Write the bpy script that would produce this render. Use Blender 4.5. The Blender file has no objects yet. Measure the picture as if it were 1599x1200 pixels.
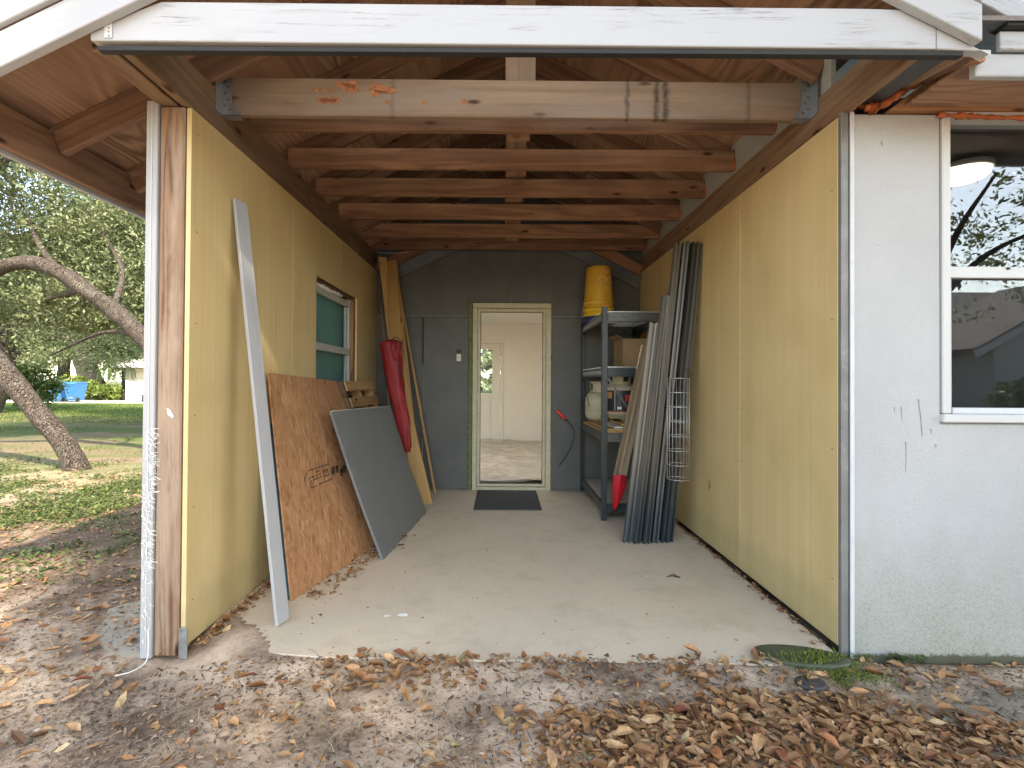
import bpy, bmesh, math, random
import numpy as np
from mathutils import Vector, Matrix, noise as mnoise

random.seed(7)
RNG = np.random.default_rng(11)
S = bpy.context.scene
C = S.collection
R = math.radians

# ---------------------------------------------------------------- camera
F_PX, W_PX, H_PX = 760.0, 1599.0, 1200.0
PITCH, ROLL = R(0.54), R(0.36)
CAM_Z = 1.20
SHX, SHY = 14.5 / W_PX, -10.16 / W_PX
_fw = Vector((0, math.cos(PITCH), math.sin(PITCH)))
_up0 = Vector((0, -math.sin(PITCH), math.cos(PITCH)))
_rt0 = Vector((1, 0, 0))
_rt = _rt0 * math.cos(ROLL) + _up0 * math.sin(ROLL)
_up = _up0 * math.cos(ROLL) - _rt0 * math.sin(ROLL)
camd = bpy.data.cameras.new('camera')
cam = bpy.data.objects.new('camera', camd)
C.objects.link(cam)
cm = Matrix.Identity(4)
for i in range(3):
    cm[i][0], cm[i][1], cm[i][2] = _rt[i], _up[i], -_fw[i]
cm[2][3] = CAM_Z
cam.matrix_world = cm
camd.sensor_width = 36.0
camd.sensor_fit = 'HORIZONTAL'
camd.lens = F_PX / W_PX * 36.0
camd.shift_x, camd.shift_y = SHX, SHY
camd.clip_start, camd.clip_end = 0.05, 2000
S.camera = cam

# ---------------------------------------------------------------- sky, sun, exposure
SUN_TO = Vector((1.2, -1.7, 2.2)).normalized()
elev = math.asin(SUN_TO.z)
azim = math.atan2(SUN_TO.x, SUN_TO.y)
wd = bpy.data.worlds.new('World')
S.world = wd
wd.use_nodes = True
nt = wd.node_tree
bg = nt.nodes['Background']
sky = nt.nodes.new('ShaderNodeTexSky')
sky.sky_type = 'NISHITA'
sky.sun_disc = False
sky.sun_elevation = elev
sky.sun_rotation = azim
sky.air_density = 1.0
sky.dust_density = 1.0
sky.ozone_density = 0.6
nt.links.new(sky.outputs['Color'], bg.inputs['Color'])
bg.inputs['Strength'].default_value = 0.15
sl = bpy.data.lights.new('sun', 'SUN')
sl.energy = 2.1
sl.angle = R(1.4)
sl.color = (1.0, 0.95, 0.87)
so = bpy.data.objects.new('sun', sl)
C.objects.link(so)
so.rotation_euler = (-SUN_TO).to_track_quat('-Z', 'Y').to_euler()
so.location = (6, -8, 12)
S.view_settings.view_transform = 'Standard'
S.view_settings.look = 'None'
S.view_settings.gamma = 1.0
S.view_settings.use_curve_mapping = False
S.view_settings.exposure = 2.5
S.view_settings.use_white_balance = True
S.view_settings.white_balance_temperature = 7550
S.view_settings.white_balance_tint = 8
S.render.engine = 'CYCLES'
S.cycles.use_denoising = True
S.cycles.max_bounces = 12
S.cycles.diffuse_bounces = 8
S.cycles.glossy_bounces = 4
S.cycles.transparent_max_bounces = 12
S.cycles.sample_clamp_indirect = 8.0
S.cycles.caustics_reflective = False
S.cycles.caustics_refractive = False


def ray(px, py):
    x = (px - 799.5 + SHX * W_PX) / F_PX
    y = (600.0 - py + SHY * W_PX) / F_PX
    return _rt * x + _up * y + _fw

def aty(px, py, Y):
    d = ray(px, py); t = Y / d.y
    return Vector((d.x * t, Y, CAM_Z + d.z * t))

def atz(px, py, Z):
    d = ray(px, py); t = (Z - CAM_Z) / d.z
    return Vector((d.x * t, d.y * t, Z))

def atx(px, py, X):
    d = ray(px, py); t = X / d.x
    return Vector((X, d.y * t, CAM_Z + d.z * t))

# ---------------------------------------------------------------- material helpers
class NT:
    def __init__(s, name):
        s.m = bpy.data.materials.new(name)
        s.m.use_nodes = True
        s.t = s.m.node_tree
        s.b = s.t.nodes['Principled BSDF']
        s.out = s.t.nodes['Material Output']
    def n(s, kind, **kw):
        nd = s.t.nodes.new(kind)
        for k, v in kw.items():
            if k in nd.inputs:
                nd.inputs[k].default_value = v
            else:
                setattr(nd, k, v)
        return nd
    def l(s, a, b):
        s.t.links.new(a, b)
    def math(s, op, a, b=None, clamp=False):
        nd = s.t.nodes.new('ShaderNodeMath'); nd.operation = op; nd.use_clamp = clamp
        for i, v in enumerate((a, b)):
            if v is None: continue
            if isinstance(v, (int, float)): nd.inputs[i].default_value = v
            else: s.l(v, nd.inputs[i])
        return nd.outputs[0]
    def mix(s, fac, a, b, mode='MIX'):
        nd = s.t.nodes.new('ShaderNodeMix'); nd.data_type = 'RGBA'; nd.blend_type = mode
        for sock, v in ((nd.inputs[0], fac), (nd.inputs[6], a), (nd.inputs[7], b)):
            if isinstance(v, (int, float)): sock.default_value = v
            elif isinstance(v, tuple): sock.default_value = (*v, 1)[:4]
            else: s.l(v, sock)
        return nd.outputs[2]
    def ramp(s, fac, stops, interp='LINEAR'):
        nd = s.t.nodes.new('ShaderNodeValToRGB')
        cr = nd.color_ramp; cr.interpolation = interp
        while len(cr.elements) < len(stops): cr.elements.new(0.5)
        for e, (p, c) in zip(cr.elements, stops):
            e.position = p
            e.color = (c, c, c, 1) if isinstance(c, (int, float)) else (*c, 1)
        s.l(fac, nd.inputs[0])
        return nd.outputs[0]
    def coord(s, scale=(1, 1, 1), rand=True, rot=(0, 0, 0), kind='Object'):
        tc = s.t.nodes.new('ShaderNodeTexCoord')
        mp = s.t.nodes.new('ShaderNodeMapping')
        mp.inputs['Scale'].default_value = scale
        mp.inputs['Rotation'].default_value = rot
        s.l(tc.outputs[kind], mp.inputs['Vector'])
        if rand:
            oi = s.t.nodes.new('ShaderNodeObjectInfo')
            k = s.math('MULTIPLY', oi.outputs['Random'], 61.0)
            cb = s.t.nodes.new('ShaderNodeCombineXYZ')
            for i in range(3): s.l(k, cb.inputs[i])
            s.l(cb.outputs[0], mp.inputs['Location'])
        return mp.outputs[0]
    def noise(s, vec, scale, detail=3, rough=0.55, dist=0.0):
        nd = s.n('ShaderNodeTexNoise', Scale=scale, Detail=detail, Roughness=rough, Distortion=dist)
        s.l(vec, nd.inputs['Vector'])
        return nd.outputs[0]
    def voro(s, vec, scale, out='Distance', feature='F1'):
        nd = s.n('ShaderNodeTexVoronoi', Scale=scale)
        nd.feature = feature
        s.l(vec, nd.inputs['Vector'])
        return nd.outputs[out]
    def bump(s, h, strength=0.3, dist=0.01):
        nd = s.n('ShaderNodeBump', Strength=strength, Distance=dist)
        s.l(h, nd.inputs['Height'])
        s.l(nd.outputs[0], s.b.inputs['Normal'])
    def done(s, col=None, rough=0.6, metal=0.0, spec=0.4):
        if col is not None:
            if isinstance(col, tuple): s.b.inputs['Base Color'].default_value = (*col, 1)
            else: s.l(col, s.b.inputs['Base Color'])
        if isinstance(rough, (int, float)): s.b.inputs['Roughness'].default_value = rough
        else: s.l(rough, s.b.inputs['Roughness'])
        s.b.inputs['Metallic'].default_value = metal
        s.b.inputs['Specular IOR Level'].default_value = spec
        return s.m

def wood(name, light, dark, knot=(0.05, 0.02, 0.01), contour=16.0, amt=0.55, gray=None, rough=0.78, streaks=None, sy=7.0, blotch=0.5):
    t = NT(name)
    v = t.coord((0.55, sy, sy))
    n1 = t.noise(v, 0.9, 2, 0.5, 0.4)
    ring = t.math('SINE', t.math('MULTIPLY', n1, contour * 2.6))
    ring = t.math('MULTIPLY_ADD', ring, 0.5); ring.node.inputs[2].default_value = 0.5
    ring = t.math('POWER', ring, 1.6)
    fib = t.ramp(t.noise(t.coord((1.6, 75, 75)), 1.0, 5, 0.7), [(0.3, 0.0), (0.7, 1.0)])
    f = t.math('ADD', t.math('MULTIPLY', ring, amt), t.math('MULTIPLY', fib, 0.75 - amt * 0.5), True)
    col = t.mix(f, light, dark)
    bl = t.noise(t.coord((1.2, 3, 3)), 1.6, 4, 0.6)
    col = t.mix(t.math('MULTIPLY', t.ramp(bl, [(0.35, 0.0), (0.7, 1.0)]), blotch), col, tuple(c * 0.55 for c in dark))
    if gray:
        g = t.noise(t.coord((0.8, 5, 5)), 2.3, 4, 0.65)
        col = t.mix(t.ramp(g, [(0.42, 0.0), (0.62, 0.8)]), col, gray)
    kd = t.voro(t.coord((3.2, 9, 9)), 1.0)
    kn = t.ramp(kd, [(0.06, 1.0), (0.15, 0.0)])
    col = t.mix(kn, col, knot)
    # per board tone
    oi = t.n('ShaderNodeObjectInfo')
    hs = t.n('ShaderNodeHueSaturation')
    mr = t.n('ShaderNodeMapRange'); mr.inputs[3].default_value = 0.78; mr.inputs[4].default_value = 1.22
    t.l(oi.outputs['Random'], mr.inputs[0]); t.l(mr.outputs[0], hs.inputs['Value']); t.l(col, hs.inputs['Color'])
    col = hs.outputs[0]
    if streaks:
        sx = t.n('ShaderNodeSeparateXYZ'); tc = t.n('ShaderNodeTexCoord'); t.l(tc.outputs['Object'], sx.inputs[0])
        wob = t.math('MULTIPLY', t.math('SUBTRACT', t.noise(t.coord((30, 30, 30), False), 1.0), 0.5), 0.03)
        xx = t.math('ADD', sx.outputs[0], wob)
        for (x0, hw, a) in streaks:
            d = t.math('ABSOLUTE', t.math('SUBTRACT', xx, x0))
            m = t.ramp(t.math('DIVIDE', d, hw * 2), [(0.15, a), (0.9, 0.0)])
            m = t.math('MULTIPLY', m, t.ramp(t.noise(t.coord((14, 22, 14), False), 1.0, 4, 0.7), [(0.34, 0.45), (0.6, 1.0)]))
            col = t.mix(m, col, (0.02, 0.018, 0.016))
    h = t.math('ADD', fib, t.math('MULTIPLY', ring, 0.4))
    t.bump(h, 0.28, 0.004)
    return t.done(col, rough, 0, 0.25)

def plain(name, col, rough=0.6, metal=0.0, spec=0.4, var=0.12, scale=6.0, bump=0.0, bscale=200.0, dirt=None):
    t = NT(name)
    n = t.noise(t.coord((1, 1, 1)), scale, 5, 0.6)
    c = t.mix(t.ramp(n, [(0.3, 0.0), (0.7, 1.0)]), tuple(x * (1 - var) for x in col), tuple(min(1, x * (1 + var)) for x in col))
    if dirt:
        d = t.noise(t.coord((1, 1, 1)), scale * 2.3, 8, 0.7)
        c = t.mix(t.ramp(d, [(0.55, 0.0), (0.75, 0.7)]), c, dirt)
    if bump:
        t.bump(t.noise(t.coord((1, 1, 1)), bscale, 3), bump, 0.004)
    return t.done(c, rough, metal, spec)

M = {}
M['beam'] = wood('weathered_beam_wood', (0.33, 0.205, 0.12), (0.17, 0.092, 0.05), gray=(0.21, 0.15, 0.10))
M['tie_front'] = wood('bleached_tie_wood', (0.245, 0.163, 0.108), (0.135, 0.085, 0.055), amt=0.35, gray=(0.185, 0.14, 0.108),
                      streaks=[(0.555, 0.008, 0.75), (0.70, 0.012, 0.85), (0.745, 0.014, 0.8), (-0.62, 0.010, 0.3), (1.16, 0.01, 0.4)], blotch=0.25)
M['tie'] = wood('brown_tie_wood', (0.335, 0.185, 0.112), (0.165, 0.085, 0.050))
M['rafter'] = wood('dark_rafter_wood', (0.27, 0.155, 0.098), (0.135, 0.072, 0.044))
M['post'] = wood('treated_post_wood', (0.31, 0.195, 0.128), (0.125, 0.068, 0.042), contour=22, amt=0.75, gray=(0.35, 0.26, 0.19), sy=9, blotch=0.35)
M['header'] = wood('header_wood', (0.42, 0.22, 0.115), (0.30, 0.15, 0.075), amt=0.35)
M['lumber'] = wood('pale_pine_lumber', (0.56, 0.36, 0.155), (0.43, 0.255, 0.10), amt=0.35, blotch=0.2)
M['lumber2'] = wood('orange_pine_lumber', (0.52, 0.29, 0.12), (0.38, 0.20, 0.08), amt=0.35, blotch=0.2)
M['pallet'] = wood('pallet_wood', (0.50, 0.33, 0.16), (0.34, 0.20, 0.09), amt=0.4, blotch=0.35)
M['pallet_dark'] = wood('darker_pallet_wood', (0.20, 0.13, 0.08), (0.11, 0.07, 0.045), amt=0.4)  # darker tone for the near stringer, end block and rear slats
M['stick'] = wood('stick_wood', (0.46, 0.28, 0.13), (0.33, 0.19, 0.08), amt=0.3)

def plywood():
    t = NT('plywood_sheathing')
    v = t.coord((0.5, 2.6, 2.6))
    n1 = t.noise(v, 1.1, 2.5, 0.5, 0.5)
    ring = t.math('SINE', t.math('MULTIPLY', n1, 95.0))
    ring = t.math('MULTIPLY_ADD', ring, 0.5); ring.node.inputs[2].default_value = 0.5
    msk = t.ramp(t.noise(t.coord((0.7, 1.5, 1.5)), 1.4, 2), [(0.35, 0.15), (0.6, 1.0)])
    fib = t.ramp(t.noise(t.coord((1.6, 60, 60)), 1.0, 5, 0.7), [(0.3, 0.0), (0.7, 1.0)])
    f = t.math('ADD', t.math('MULTIPLY', t.math('MULTIPLY', ring, msk), 0.75), t.math('MULTIPLY', fib, 0.35), True)
    col = t.mix(f, (0.43, 0.258, 0.165), (0.120, 0.066, 0.043))
    bl = t.noise(t.coord((1, 2, 2)), 1.3, 5, 0.65)
    col = t.mix(t.ramp(bl, [(0.4, 0.0), (0.72, 0.55)]), col, (0.27, 0.15, 0.095))
    kd = t.voro(t.coord((2.6, 5, 5)), 1.0)
    col = t.mix(t.ramp(kd, [(0.05, 0.9), (0.10, 0.0)]), col, (0.06, 0.03, 0.02))
    t.bump(fib, 0.2, 0.003)
    return t.done(col, 0.8, 0, 0.25)
M['ply'] = plywood()

def painted_wood(name, col=(0.375, 0.378, 0.388), crack=0.8, dirt=0.25):
    t = NT(name)
    v = t.coord((0.9, 26, 26))
    n = t.noise(v, 1.5, 6, 0.62)
    d = t.math('ABSOLUTE', t.math('SUBTRACT', n, 0.5))
    gate = t.ramp(t.noise(t.coord((1.0, 5, 5)), 1.7, 3), [(0.50, 0.0), (0.62, 1.0)])
    cr = t.math('MULTIPLY', t.ramp(d, [(0.005, 1.0), (0.016, 0.0)]), gate)
    dn = t.noise(t.coord((1, 3, 3)), 2.2, 7, 0.7)
    c = t.mix(t.ramp(dn, [(0.5, 0.0), (0.8, dirt)]), col, (0.42, 0.41, 0.38))
    c = t.mix(t.math('MULTIPLY', cr, crack), c, (0.16, 0.15, 0.14))
    fib = t.noise(t.coord((3.0, 130, 130)), 1.0, 3, 0.6)
    t.bump(t.math('SUBTRACT', t.math('MULTIPLY', fib, 0.5), t.math('MULTIPLY', cr, 1.5)), 0.35, 0.004)
    return t.done(c, 0.5, 0, 0.4)
M['white_wood'] = painted_wood('cracked_white_paint')
M['white_trim'] = painted_wood('white_trim_paint', crack=0.15, dirt=0.12)
M['white_vinyl'] = plain('white_vinyl', (0.52, 0.515, 0.50), 0.4, var=0.03, scale=3)
M['cream'] = plain('cream_frame_paint', (0.46, 0.42, 0.30), 0.5, var=0.12, scale=14, dirt=(0.2, 0.17, 0.10))
M['green_paint'] = plain('old_green_paint', (0.10, 0.13, 0.045), 0.7, var=0.4, scale=25, dirt=(0.35, 0.3, 0.15))

def yellow_panel():
    t = NT('yellow_foam_panel')
    tc = t.n('ShaderNodeTexCoord'); sx = t.n('ShaderNodeSeparateXYZ'); t.l(tc.outputs['Object'], sx.inputs[0])
    st = t.noise(t.coord((0.4, 55, 0.4)), 1.0, 4, 0.6)       # fine vertical streaks along the sheet height (local X up)
    band = t.noise(t.coord((0.25, 6, 1)), 1.0, 2, 0.5)
    f = t.math('ADD', t.math('MULTIPLY', st, 0.55), t.math('MULTIPLY', band, 0.45))
    col = t.mix(t.ramp(f, [(0.36, 0.0), (0.64, 1.0)]), (0.60, 0.445, 0.215), (0.68, 0.525, 0.275))
    w = t.math('ABSOLUTE', t.math('SINE', t.math('MULTIPLY', sx.outputs[1], math.pi / 0.152)))
    line = t.ramp(w, [(0.02, 1.0), (0.06, 0.0)])
    col = t.mix(t.math('MULTIPLY', line, 0.28), col, (0.66, 0.56, 0.33))
    sc = t.noise(t.coord((7, 40, 7)), 1.0, 6, 0.75)
    col = t.mix(t.ramp(sc, [(0.63, 0.0), (0.72, 0.4)]), col, (0.36, 0.27, 0.11))
    bl = t.noise(t.coord((1.0, 1.4, 1)), 1.6, 6, 0.6)
    col = t.mix(t.ramp(bl, [(0.46, 0.0), (0.75, 0.5)]), col, (0.46, 0.34, 0.14))
    lo = t.math('ADD', sx.outputs[0], t.math('MULTIPLY', t.noise(t.coord((3, 9, 3)), 1.0, 6, 0.7), 0.30))
    lo2 = t.math('ADD', lo, 1.0)
    col = t.mix(t.ramp(lo2, [(0.90, 0.0), (1.0, 0.3)]), col, (0.33, 0.29, 0.15))
    run = t.noise(t.coord((1.1, 30, 1)), 1.0, 5, 0.65)
    col = t.mix(t.ramp(run, [(0.60, 0.0), (0.74, 0.28)]), col, (0.42, 0.33, 0.16))
    t.bump(t.math('ADD', st, t.math('MULTIPLY', line, 0.6)), 0.10, 0.003)
    return t.done(col, 0.42, 0, 0.4)
M['yellow'] = yellow_panel()

def grey_wall():
    t = NT('dark_grey_painted_panel')
    n = t.noise(t.coord((1, 1, 1)), 3, 6, 0.65)
    fine = t.noise(t.coord((1, 1, 1)), 90, 3)
    c = t.mix(t.ramp(n, [(0.3, 0.0), (0.7, 1.0)]), (0.074, 0.076, 0.074), (0.102, 0.104, 0.101))
    sp = t.voro(t.coord((1, 1, 1)), 9)
    c = t.mix(t.ramp(sp, [(0.02, 0.6), (0.05, 0.0)]), c, (0.25, 0.25, 0.23))
    t.bump(fine, 0.12, 0.003)
    return t.done(c, 0.55, 0, 0.4)
M['grey'] = grey_wall()
M['grey_trim'] = plain('grey_trim_paint', (0.105, 0.125, 0.13), 0.5, var=0.2, scale=8)
M['stain'] = plain('rusty_drip_stain', (0.27, 0.235, 0.195), 0.8, var=0.3, scale=40)
M['corner_trim'] = plain('grey_metal_corner', (0.20, 0.195, 0.185), 0.5, 0.2, var=0.22, scale=5, dirt=(0.33, 0.31, 0.29))
M['greyboard'] = plain('grey_sheet_paint', (0.155, 0.165, 0.168), 0.42, var=0.06, scale=2.5, dirt=(0.21, 0.22, 0.22))
M['edge_white'] = plain('pale_sheet_edge', (0.55, 0.52, 0.46), 0.7)
M['teal'] = plain('teal_foam_board', (0.30, 0.45, 0.435), 0.5, var=0.15, scale=3)
M['teal_edge'] = plain('blue_foam_edge', (0.09, 0.19, 0.24), 0.7, var=0.2, scale=20)

def stucco():
    t = NT('white_stucco')
    tc = t.n('ShaderNodeTexCoord'); sx = t.n('ShaderNodeSeparateXYZ'); t.l(tc.outputs['Object'], sx.inputs[0])
    gr = t.noise(t.coord((1, 1, 1), False), 150, 4, 0.7)
    big = t.noise(t.coord((1, 1, 1), False), 1.4, 6, 0.6)
    c = t.mix(t.ramp(big, [(0.3, 0.0), (0.75, 1.0)]), (0.445, 0.443, 0.44), (0.375, 0.374, 0.37))
    c = t.mix(t.ramp(gr, [(0.30, 0.40), (0.44, 0.0)]), c, (0.30, 0.30, 0.29))
    # algae and splash dirt low on the wall (a stain with its own shape), local z from the wall foot
    zz = t.math('ADD', sx.outputs[1], t.math('MULTIPLY', t.math('SUBTRACT', t.noise(t.coord((2, 1, 1), False), 2.5, 6, 0.7), 0.5), 0.9))
    low = t.ramp(zz, [(0.0, 1.0), (0.75, 0.0)])
    spk = t.ramp(t.noise(t.coord((1, 1, 1), False), 95, 5, 0.8), [(0.46, 0.0), (0.6, 1.0)])
    c = t.mix(t.math('MULTIPLY', low, t.math('MULTIPLY_ADD', spk, 0.55)), c, (0.25, 0.255, 0.185))
    foot = t.ramp(t.math('ADD', sx.outputs[1], t.math('MULTIPLY', t.noise(t.coord((1, 1, 1), False), 20, 6, 0.85), -0.08)), [(0.0, 1.0), (0.012, 0.0)])
    c = t.mix(foot, c, (0.10, 0.095, 0.06))
    ru = t.noise(t.coord((26, 1.1, 1), False), 1.0, 4, 0.6)
    c = t.mix(t.math('MULTIPLY', t.ramp(ru, [(0.66, 0.0), (0.75, 0.6)]), t.ramp(big, [(0.42, 0.0), (0.55, 1.0)])), c, (0.44, 0.42, 0.38))
    t.bump(t.math('ADD', gr, t.math('MULTIPLY', t.noise(t.coord((1, 1, 1), False), 40, 3), 0.6)), 0.55, 0.006)
    return t.done(c, 0.85, 0, 0.25)
M['stucco'] = stucco()
M['stucco_trim'] = plain('white_edge_bead', (0.54, 0.545, 0.55), 0.6, var=0.05, scale=8, dirt=(0.4, 0.42, 0.46))

def concrete(name, base, stain, blotch=0.45, sp=0.5):
    t = NT(name)
    a = t.noise(t.coord((1, 1, 1), False), 1.1, 7, 0.6)
    b = t.noise(t.coord((1, 1, 1), False), 5.5, 7, 0.68)
    fine = t.noise(t.coord((1, 1, 1), False), 170, 3, 0.7)
    c = t.mix(t.ramp(a, [(0.32, 0.0), (0.7, 1.0)]), base, tuple(x * 0.88 for x in base))
    c = t.mix(t.ramp(b, [(0.50, 0.0), (0.74, blotch)]), c, stain)
    c = t.mix(t.math('MULTIPLY', t.ramp(fine, [(0.28, 1.0), (0.42, 0.0)]), sp), c, tuple(x * 0.5 for x in stain))
    v = t.voro(t.coord((1, 1, 1), False), 7)
    c = t.mix(t.ramp(v, [(0.03, 0.55), (0.07, 0.0)]), c, tuple(x * 0.45 for x in stain))
    t.bump(t.math('ADD', fine, t.math('MULTIPLY', b, 1.5)), 0.25, 0.004)
    return t.done(c, t.ramp(a, [(0.3, 0.55), (0.7, 0.8)]), 0, 0.3)
M['slab'] = concrete('worn_concrete', (0.60, 0.505, 0.375), (0.43, 0.355, 0.25), 0.7)
M['pad'] = concrete('damp_concrete', (0.27, 0.235, 0.17), (0.11, 0.10, 0.065), 0.8)
M['apron'] = concrete('grey_cement', (0.35, 0.30, 0.23), (0.16, 0.14, 0.105), 0.8)

def osb():
    t = NT('oriented_strand_board')
    wob = t.math('MULTIPLY', t.noise(t.coord((1, 1, 1), False), 4.0, 3), 1.6)
    def flakes(rot, sc):
        m2 = t.n('ShaderNodeMapping'); m2.inputs['Scale'].default_value = sc
        t.l(t.coord((1, 1, 1), False, (0, 0, rot)), m2.inputs['Vector'])
        v = m2.outputs[0]
        mx = t.n('ShaderNodeVectorMath', operation='ADD')
        cb = t.n('ShaderNodeCombineXYZ'); t.l(wob, cb.inputs[0]); t.l(wob, cb.inputs[1])
        t.l(v, mx.inputs[0]); t.l(cb.outputs[0], mx.inputs[1])
        nd = t.n('ShaderNodeTexVoronoi', Scale=1.0); t.l(mx.outputs[0], nd.inputs['Vector'])
        return nd.outputs['Color'], nd.outputs['Distance']
    c1, d1 = flakes(1.15, (9, 55, 1)); c2, d2 = flakes(-1.2, (8, 58, 1)); c3, d3 = flakes(1.75, (9, 52, 1))
    vals = []
    for c_ in (c1, c2, c3):
        sp_ = t.n('ShaderNodeSeparateColor'); t.l(c_, sp_.inputs[0]); vals.append(sp_.outputs[0])
    sel = t.ramp(t.noise(t.coord((1, 1, 1), False), 17, 3), [(0.40, 0.0), (0.60, 1.0)])
    sel2 = t.ramp(t.noise(t.coord((1, 1, 1), False), 13, 3), [(0.42, 0.0), (0.62, 1.0)])
    def lerp(k, a_, b_): return t.math('ADD', t.math('MULTIPLY', a_, t.math('SUBTRACT', 1.0, k)), t.math('MULTIPLY', b_, k))
    base = lerp(sel2, lerp(sel, vals[0], vals[1]), vals[2])
    f = t.math('ADD', t.math('MULTIPLY', base, 0.7), t.math('MULTIPLY', t.noise(t.coord((150, 34, 1), False), 1.0, 4), 0.4), True)
    col = t.ramp(f, [(0.12, (0.22, 0.098, 0.042)), (0.38, (0.38, 0.19, 0.088)), (0.72, (0.46, 0.245, 0.12)), (0.95, (0.57, 0.34, 0.19))])
    t.bump(f, 0.25, 0.004)
    return t.done(col, 0.62, 0, 0.35)
M['osb'] = osb()

def galv(name='galvanised_steel', col=(0.34, 0.35, 0.36), rough=0.42):
    t = NT(name)
    n = t.noise(t.coord((1, 1, 1)), 40, 4)
    c = t.mix(n, tuple(x * 0.75 for x in col), tuple(x * 1.25 for x in col))
    return t.done(c, t.ramp(n, [(0.3, rough - 0.1), (0.7, rough + 0.12)]), 0.75, 0.5)
M['galv'] = galv()
def strip_mat(nm, base, blue):
    t = NT(nm)
    n = t.noise(t.coord((1.2, 90, 90)), 1.0, 4)
    c = t.mix(n, tuple(x * 0.75 for x in base), tuple(x * 1.2 for x in base))
    p = t.noise(t.coord((900, 900, 900)), 1.0, 1)
    c = t.mix(t.ramp(p, [(0.3, 0.35), (0.5, 0.0)]), c, tuple(x * 0.4 for x in base))
    # bluer and darker towards the lower end
    tc = t.n('ShaderNodeTexCoord'); sx = t.n('ShaderNodeSeparateXYZ'); t.l(tc.outputs['Object'], sx.inputs[0])
    k = t.ramp(t.math('ADD', sx.outputs[0], t.math('MULTIPLY', n, 0.15)), [(0.25, blue), (0.75, 0.0)])
    c = t.mix(k, c, (0.07, 0.105, 0.14))
    t.bump(n, 0.12, 0.002)
    return t.done(c, 0.36, 0.75, 0.5)
M['strip'] = strip_mat('aluminium_strip', (0.235, 0.23, 0.225), 0.85)
M['strip_b'] = strip_mat('dull_aluminium_strip', (0.125, 0.12, 0.115), 0.8)
M['strip_pale'] = strip_mat('pale_aluminium_strip', (0.31, 0.29, 0.265), 0.8)
M['strip_tan'] = strip_mat('tan_aluminium_strip', (0.46, 0.38, 0.29), 0.0)
M['shelf'] = plain('shelf_steel_paint', (0.028, 0.036, 0.039), 0.4, 0.1, var=0.2, scale=20)
M['shelf_beam'] = plain('shelf_beam_paint', (0.085, 0.088, 0.083), 0.4, 0.2, var=0.25, scale=30)
M['wire'] = plain('zinc_wire', (0.46, 0.46, 0.45), 0.4, 0.6, var=0.1)
M['deck'] = plain('chipboard_deck', (0.40, 0.36, 0.31), 0.7, var=0.35, scale=30, dirt=(0.12, 0.11, 0.10))
M['bucket'] = plain('yellow_plastic', (0.60, 0.355, 0.05), 0.35, var=0.06, scale=4)
M['bucket2'] = plain('bright_yellow_plastic', (0.66, 0.42, 0.03), 0.35, var=0.06, scale=4)
M['blue'] = plain('dark_blue_plastic', (0.03, 0.035, 0.14), 0.45)
M['bucket_print'] = plain('pale_print', (0.70, 0.52, 0.28), 0.5)
M['tank'] = plain('cream_tank_paint', (0.50, 0.46, 0.33), 0.38, var=0.08, scale=7, dirt=(0.33, 0.25, 0.14))
M['label_dark'] = plain('dark_label', (0.02, 0.026, 0.03), 0.4)
M['label_red'] = plain('red_label_print', (0.42, 0.035, 0.04), 0.5)
M['label_white'] = plain('white_label_print', (0.6, 0.6, 0.58), 0.5)
M['cardboard'] = plain('cardboard', (0.30, 0.20, 0.11), 0.8, var=0.15)
M['red_cloth'] = plain('red_nylon', (0.27, 0.020, 0.024), 0.6, var=0.2, scale=9, bump=0.3, bscale=25)
M['red_bright'] = plain('bright_red_nylon', (0.50, 0.008, 0.022), 0.45, var=0.2, scale=9)
M['black'] = plain('black_plastic', (0.015, 0.015, 0.016), 0.5)
M['red_plug'] = plain('red_plug_plastic', (0.60, 0.04, 0.055), 0.4)
M['mat'] = plain('charcoal_mat', (0.055, 0.055, 0.057), 0.95, var=0.3, scale=60, bump=0.6, bscale=250)
M['foam'] = plain('orange_spray_foam', (0.36, 0.098, 0.03), 0.75, var=0.4, scale=22, bump=0.5, bscale=60)
M['rot'] = plain('orange_rotten_wood', (0.29, 0.115, 0.05), 0.95, var=0.45, scale=60)
M['rot_dark'] = plain('dark_rotten_hollow', (0.15, 0.05, 0.022), 0.9, var=0.3, scale=50)
M['flashing'] = plain('dark_flashing_metal', (0.045, 0.045, 0.046), 0.38, 0.4, var=0.3, scale=7)
M['grey_stucco'] = plain('grey_rough_wall', (0.36, 0.36, 0.33), 0.85, var=0.12, scale=8, bump=0.3, bscale=120)
M['tar'] = plain('black_drip_edge', (0.02, 0.02, 0.02), 0.7)
M['shingle'] = plain('grey_shingle', (0.17, 0.145, 0.13), 0.9, var=0.3, scale=25, bump=0.4, bscale=90)
M['screw'] = plain('screw_head', (0.30, 0.22, 0.10), 0.5, 0.4)
M['torn'] = plain('frayed_white_wrap', (0.78, 0.77, 0.74), 0.7, var=0.08, scale=20)
M['room'] = plain('room_wall_paint', (0.78, 0.73, 0.66), 0.7, var=0.02, scale=2)
M['room_ceiling'] = plain('room_ceiling_paint', (0.80, 0.77, 0.72), 0.8, var=0.02, scale=2)
M['door_white'] = plain('white_door_paint', (0.74, 0.70, 0.63), 0.45, var=0.03, scale=3)
M['room_floor'] = concrete('room_floor', (0.40, 0.37, 0.33), (0.28, 0.25, 0.22))
M['drop'] = plain('drop_cloth', (0.52, 0.47, 0.40), 0.6, var=0.22, scale=4)
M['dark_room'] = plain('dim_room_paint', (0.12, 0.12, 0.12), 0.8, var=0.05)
M['mesh_screen'] = plain('insect_screen_mesh', (0.05, 0.055, 0.055), 0.8)

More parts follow.
